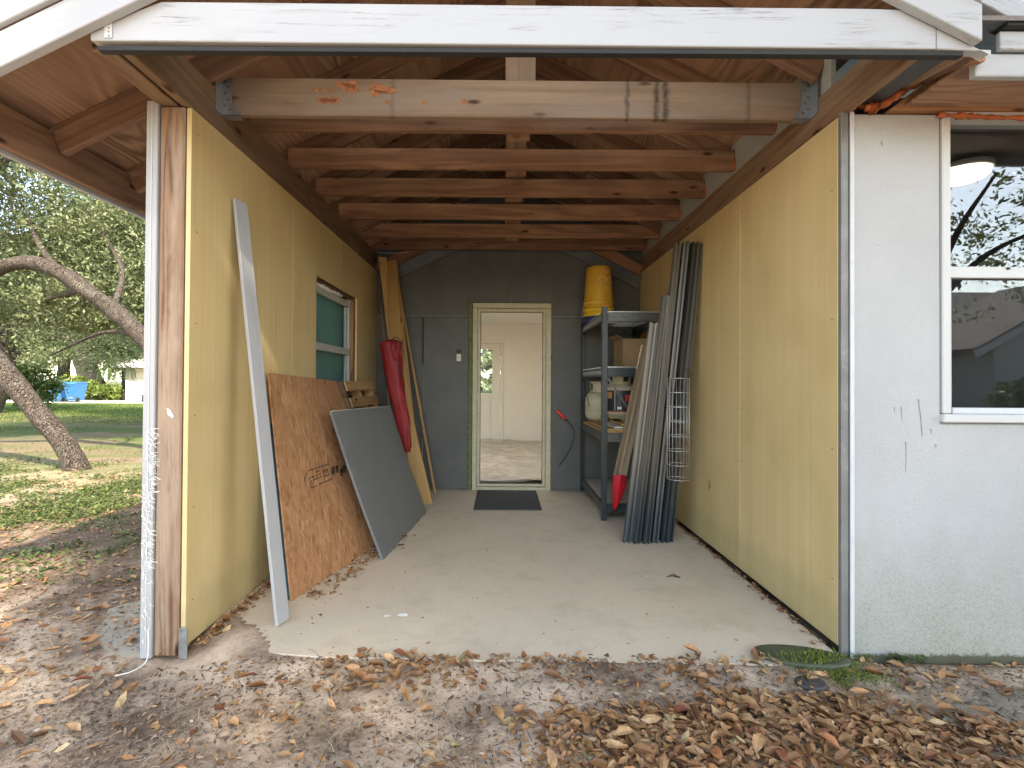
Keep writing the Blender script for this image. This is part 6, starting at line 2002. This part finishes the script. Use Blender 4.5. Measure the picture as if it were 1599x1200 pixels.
plain_oak(-27.6, 33.0, 13.0, 7.0, 34000, 'big pale trunked oak rising behind the blue wheeled bins', size=0.12, seed=33, trunk_r=0.75, lift=0.30, bark_m='bark_pale', lean=(-1.2, 0))
plain_oak(-25.6, 34.0, 12.0, 6.0, 28000, 'oak with a forked pale trunk, right of the one behind the bins', size=0.12, seed=38, trunk_r=0.55, lift=0.32, bark_m='bark_pale', lean=(1.0, 0))
plain_oak(-23.0, 31.0, 10.0, 5.0, 24000, 'oak with a stout trunk beside the pale shed wall', size=0.11, seed=41, trunk_r=0.5, lift=0.36, bark_m='bark_pale', lean=(0.4, 0))
plain_oak(-36.0, 40.0, 12.0, 7.0, 15000, 'bright green oak far back at the left edge', mat='leaf_lime', size=0.2, seed=45, trunk_r=0.5)
plain_oak(-21.0, 46.0, 13.0, 7.5, 15000, 'tall oak far behind the pale shed', size=0.2, seed=47, trunk_r=0.5)
# shrubs and a far wood
def shrub(x, y, rx, ry, h, n, mat, label, seed, size=0.07):
    t = thing('shrub', (x, y, 0), label, 'shrub', 'shrubs in the yard')
    rng = np.random.default_rng(seed)
    V, Fq = leaf_cloud([(x, y, h * 0.5)], [(rx, ry, h * 0.55)], [n], size, rng, 0.3, 0.3)
    V[:, 2] = np.maximum(V[:, 2], 0.0)
    b = np.array([x, y, 0.0])
    np_mesh('foliage', V - b, Fq, mat, t, Matrix.Translation((x, y, 0)))
    rnd = random.Random(seed)
    prts = [limb([(x, y, -0.05), (x + rnd.uniform(-.2, .2), y, h * 0.4), (x + rnd.uniform(-rx, rx) * 0.6, y + rnd.uniform(-ry, ry) * .5, h * 0.85)], 0.03, 0.01, 8, 6, 0, 1, k) for k in range(7)]
    V2, F2 = merge(prts)
    mesh_obj('stems', [v - Vector((x, y, 0)) for v in V2], F2, 'bark', t, Matrix.Translation((x, y, 0)), True)
shrub(-19.8, 20.5, 1.2, 0.8, 2.0, 3500, 'leaf_green', 'bushy green shrub behind the leaning trunk at the left edge', 51, 0.08)
shrub(-25.6, 29.2, 1.6, 0.9, 1.4, 2500, 'leaf_lime', 'bright lime shrub right of the blue bins, before the far oaks', 52, 0.1)
shrub(-23.6, 28.6, 1.2, 0.8, 0.9, 2000, 'leaf_lime', 'low lime green shrub nearest the shed', 53, 0.1)
def wood():
    rng = np.random.default_rng(60)
    cs, rs, ns = [], [], []
    for k in range(26):
        x = -92 + k * 5.0 + rng.uniform(-2, 2); y = rng.uniform(56, 74)
        h = rng.uniform(4, 8)
        cs.append((x, y, h)); rs.append((5.0, 4.0, h * 0.9)); ns.append(2600)
    V, Fq = leaf_cloud(cs, rs, ns, 0.32, rng, 0.5)
    V[:, 2] = np.maximum(V[:, 2], 0)
    tag(np_mesh('far_wood', V, Fq, 'leaf_oak'), 'line of far green woodland closing the yard', 'wood', kind='stuff')
wood()
# small palm by the shed
def palm(x, y, h, label, seed):
    t = thing('palm', (x, y, 0), label, 'palm')
    V, Fq = limb([(x, y, -0.05), (x + 0.05, y, h * 0.5), (x, y, h)], 0.13, 0.11, 14, 10, 0.15, 4, seed)
    mesh_obj('trunk', [v - Vector((x, y, 0)) for v in V], Fq, 'bark', t, Matrix.Translation((x, y, 0)), True)
    rnd = random.Random(seed)
    for k in range(15):
        a = k / 15 * 6.28 + rnd.uniform(-.2, .2); up_ = rnd.uniform(0.1, 1.0)
        P = spline([(0, 0, 0), (math.cos(a) * 0.6, math.sin(a) * 0.6, 0.5 * up_), (math.cos(a) * 1.15, math.sin(a) * 1.15, 0.35 * up_ - 0.4), (math.cos(a) * 1.3, math.sin(a) * 1.3, -0.9 + 0.3 * up_)], 16)
        V, Fq = [], []
        sd_ = Vector((-math.sin(a), math.cos(a), 0))
        for i, p in enumerate(P):
            for s in (-1, 1):
                for q in range(2):
                    d = (P[min(i + 1, 15)] - P[max(i - 1, 0)]).normalized() * 0.10 + sd_ * s * 0.28 + Vector((0, 0, -0.12))
                    b = len(V); o_ = (P[min(i + 1, 15)] - p) * (q * 0.5)
                    V += [p + o_, p + o_ + d * 0.5 + Vector((0, 0, 0.02)), p + o_ + d, p + o_ + d * 0.5 - Vector((0, 0, 0.02))]; Fq.append((b, b + 1, b + 2, b + 3))
        mesh_obj('frond', V, Fq, 'leaf_green', t, Matrix.Translation((x, y, h)))
palm(-23.0, 29.5, 2.1, 'small palm with drooping fronds between the bins and the shed', 3)

# ---------------------------------------------------------------- bins, shed, fence across the yard
def bin_(x, y, label, body, lid, group='wheeled bins by the drive'):
    t = thing('wheeled_bin', (x, y, 0), label, 'bin', group)
    V = [(-.24, -.26, .06), (.24, -.26, .06), (.24, .26, .06), (-.24, .26, .06), (-.33, -.40, 1.0), (.33, -.40, 1.0), (.33, .36, 1.0), (-.33, .36, 1.0)]
    mesh_obj('body', V, [(3, 2, 1, 0), (0, 1, 5, 4), (1, 2, 6, 5), (2, 3, 7, 6), (3, 0, 4, 7), (4, 5, 6, 7)], body, t, Matrix.Translation((x, y, 0)))
    box('lid', x - .35, x + .35, y - .43, y + .38, 1.004, 1.06, lid, t, 0.02)
    box('rim', x - .345, x + .345, y - .42, y - .402, 0.93, 1.0, lid, t, 0.006)
    box('base_grip', x - .12, x + .12, y - .315, y - .29, .16, .26, 'bin_grey', t, 0.005)
    for s in (-1, 1):
        tube('wheel', [(x + s * .27, y - .22, .11), (x + s * .32, y - .22, .11)], 0.11, 'black', t, 16)
    tube('handle', [(x - .28, y + .42, .98), (x + .28, y + .42, .98)], 0.018, body, t, 8)
q = [aty(x, 629, 26.4) for x in (74, 95, 118)]
bin_(q[1].x, 26.4, 'left one of two bright blue wheeled bins on the drive, with tree shade on it', 'bin_blue', 'bin_lid')
bin_(q[2].x, 26.4, 'right one of two bright blue wheeled bins on the drive', 'bin_blue', 'bin_lid')
bin_(q[0].x - 0.2, 27.0, 'grey blue wheeled bin half hidden by the leaning trunk', 'bin_grey', 'bin_blue')
shd = thing('shed', (-18, 30, 0), 'pale hip roofed outbuilding across the yard, behind white fence panels', 'shed')
sx0 = aty(197, 600, 29).x; sx1 = -15.0
box('wall', sx0, sx1, 29.0, 35.0, -0.1, 2.40, 'shed_wall', shd, 0)
ez = aty(180, 570, 28.3).z; ex = aty(172, 571, 28.3).x
rz_ = ez + 1.5
mesh_obj('roof', [(ex, 28.3, ez), (sx1 + 1, 28.3, ez), (sx1 + 1, 35.8, ez), (ex, 35.8, ez), (ex + 4.0, 32, rz_), (sx1 - 2, 32, rz_), (ex, 28.3, ez - 0.14), (sx1 + 1, 28.3, ez - 0.14), (sx1 + 1, 35.8, ez - 0.14), (ex, 35.8, ez - 0.14)],
         [(0, 1, 5, 4), (1, 2, 5), (2, 3, 4, 5), (3, 0, 4), (0, 6, 7, 1), (1, 7, 8, 2), (2, 8, 9, 3), (3, 9, 6, 0), (6, 9, 8, 7)], 'shed_roof', shd)
gx0_, gx1_ = aty(206, 600, 29).x, aty(239, 600, 29).x
for k in range(5):
    z0 = 0.02 + k * 0.42; box('garage_panel', gx0_, gx1_, 28.965, 28.998, z0, z0 + 0.412, 'shed_wall', shd, 0.012)
box('corner_post', sx0 - 0.02, sx0 + 0.14, 28.96, 28.99, 0, 2.35, 'white_trim', shd, 0.005)
fnc = thing('vinyl_fence', (aty(220, 628, 27.2).x, 27.2, 0), 'white vinyl fence panels screening the outbuilding across the yard', 'fence')
fx = [aty(x, 610, 27.2).x for x in (198, 218, 244)]
fh = aty(220, 597, 27.2).z
for k in range(2):
    xs_ = np.linspace(fx[k] + 0.06, fx[k + 1] - 0.06, 7)
    for a, b in zip(xs_[:-1], xs_[1:]):
        box('slat', float(a) + 0.004, float(b) - 0.004, 27.2, 27.23, 0.03, fh - 0.07, 'pvc', fnc, 0.006)
    box('rail', fx[k] + 0.055, fx[k + 1] - 0.055, 27.185, 27.245, fh - 0.068, fh, 'pvc', fnc, 0.006)
for x in fx: box('fence_post', x - 0.055, x + 0.055, 27.16, 27.27, -0.05, fh + 0.10, 'pvc', fnc, 0.01)
ac = thing('air_conditioner', (aty(251, 628, 27.6).x, 27.8, 0), 'dark grey air conditioning unit right of the white fence panels', 'air conditioner')
ax0, ax1 = aty(246, 610, 27.6).x, aty(262, 610, 27.6).x
box('casing', ax0, ax1, 27.6, 28.3, 0.05, 1.02, 'ac', ac, 0.02)
for k in range(8): box('louvre', ax0 + 0.04, ax1 - 0.04, 27.585, 27.598, 0.14 + k * 0.1, 0.19 + k * 0.1, 'black', ac, 0)
cr_ = thing('crate', (aty(234, 627, 26.8).x, 26.8, 0), 'small dark crate on the grass in front of the white fence', 'crate')
cx0, cx1 = aty(226, 620, 26.8).x, aty(242, 620, 26.8).x
for k in range(3): box('slat', cx0, cx1, 26.55, 26.57, 0.02 + 0.13 * k, 0.12 + 0.13 * k, 'black', cr_, 0)
box('body', cx0 + 0.01, cx1 - 0.01, 26.58, 27.0, 0.0, 0.38, 'bin_grey', cr_, 0)

# ---------------------------------------------------------------- what stands behind the photographer (shade and reflections)
def shade_oak():
    b = Vector((7.0, -4.8, -0.1))
    parts = [limb([b, (6.6, -4.3, 2.4), (6.0, -3.6, 4.6), (5.2, -2.9, 6.2)], 0.34, 0.2, 30, 14, 0.16, 2, 70, 0.4)]
    crown = []
    rnd = random.Random(71)
    for tx, ty, tz in ((3.4, -2.3, 7.4), (3.0, -3.2, 8.2)):
        parts.append(limb([(5.4, -3.1, 5.7), (4.2, -2.7, 6.7), (tx, ty, tz)], 0.08, 0.02, 10, 7, 0.2, 2, 7))
        crown.append(((tx, ty, tz), (1.1, 1.0, 0.6), 3000))  # leaf clusters added to keep sun off the white gable board
    for k in range(14):
        a = k * 2.4
        q_ = 1.0 if k % 3 else 0.35
        tip = Vector((5.75 + math.cos(a) * 2.7 * q_, -2.7 + math.sin(a) * 2.1 * q_, 6.9 + rnd.uniform(-0.6, 0.8)))
        parts.append(limb([(5.4, -3.1, 5.7), Vector((5.2, -2.9, 6.2)).lerp(tip, 0.5), tip], 0.10, 0.02, 10, 7, 0.2, 2, k))
        crown.append(((tip.x, tip.y, tip.z), (1.6, 1.6, 0.8), 7500))
    tree('oak_tree', b, 'oak behind the photographer, crown shaped to shade the porch, reflected in the right window', parts + [limb([(5.4, -3.1, 5.7), (3.6, -2.6, 6.9), (1.95, -2.15, 7.95)], 0.06, 0.02, 10, 7, 0.2, 2, 9)], crown + [((1.95, -2.15, 7.95), (0.85, 0.8, 0.55), 2100)], 'leaf_oak', 'bark', 0.06, 72)  # last limb and leaf cluster added to block a hard sun streak
shade_oak()
plain_oak(10.0, -9.0, 8.0, 3.8, 5200, 'oak in front of the neighbouring house, mirrored in the upper window pane', 'leaf_oak', 0.075, 81, 0.25, 0.42, None, lean=(1.6, 0))
nb = thing('neighbour_house', (18, -14, 0), 'neighbouring house with a brown roof and white gable trim, mirrored in the lower window pane', 'house')
box('wall', 8, 30, -20, -13, -0.1, 2.5, 'grey_stucco', nb, 0)
mesh_obj('roof', [(7.4, -12.2, 2.45), (30.6, -12.2, 2.45), (30.6, -16.5, 5.2), (7.4, -16.5, 5.2), (7.4, -20.8, 2.45), (30.6, -20.8, 2.45)], [(0, 1, 2, 3), (3, 2, 5, 4)], 'shingle', nb)
prism('gable_wall', [(14.6, -0.1), (21.4, -0.1), (21.4, 2.4), (18.0, 4.3), (14.6, 2.4)], 3.0, Matrix(((1, 0, 0, 0), (0, 0, -1, -10.0), (0, 1, 0, 0), (0, 0, 0, 1))), 'grey_stucco', nb)
for xa, xb in ((13.9, 18.0), (22.1, 18.0)):
    za, zb = 2.1, 4.45
    board('rake_board', (xa, -9.85, za), (xb, -9.85, zb), 0.24, 0.05, (0, 1, 0), 'white_trim', nb, 0)
    board('roof_slope', (xa, -11.5, za + 0.16), (xb, -11.5, zb + 0.16), 3.4, 0.06, Vector((-(zb - za), 0, (xb - xa))) * (1 if xb > xa else -1), 'shingle', nb, 0)
shrub(12.6, -6.4, 2.0, 0.9, 1.3, 5000, 'leaf_green', 'leafy shrub mirrored at the foot of the right window', 91, 0.07)
shrub(15.6, -6.8, 1.6, 0.9, 1.2, 4000, 'leaf_green', 'second leafy shrub mirrored in the lower window pane, further right', 92, 0.07)
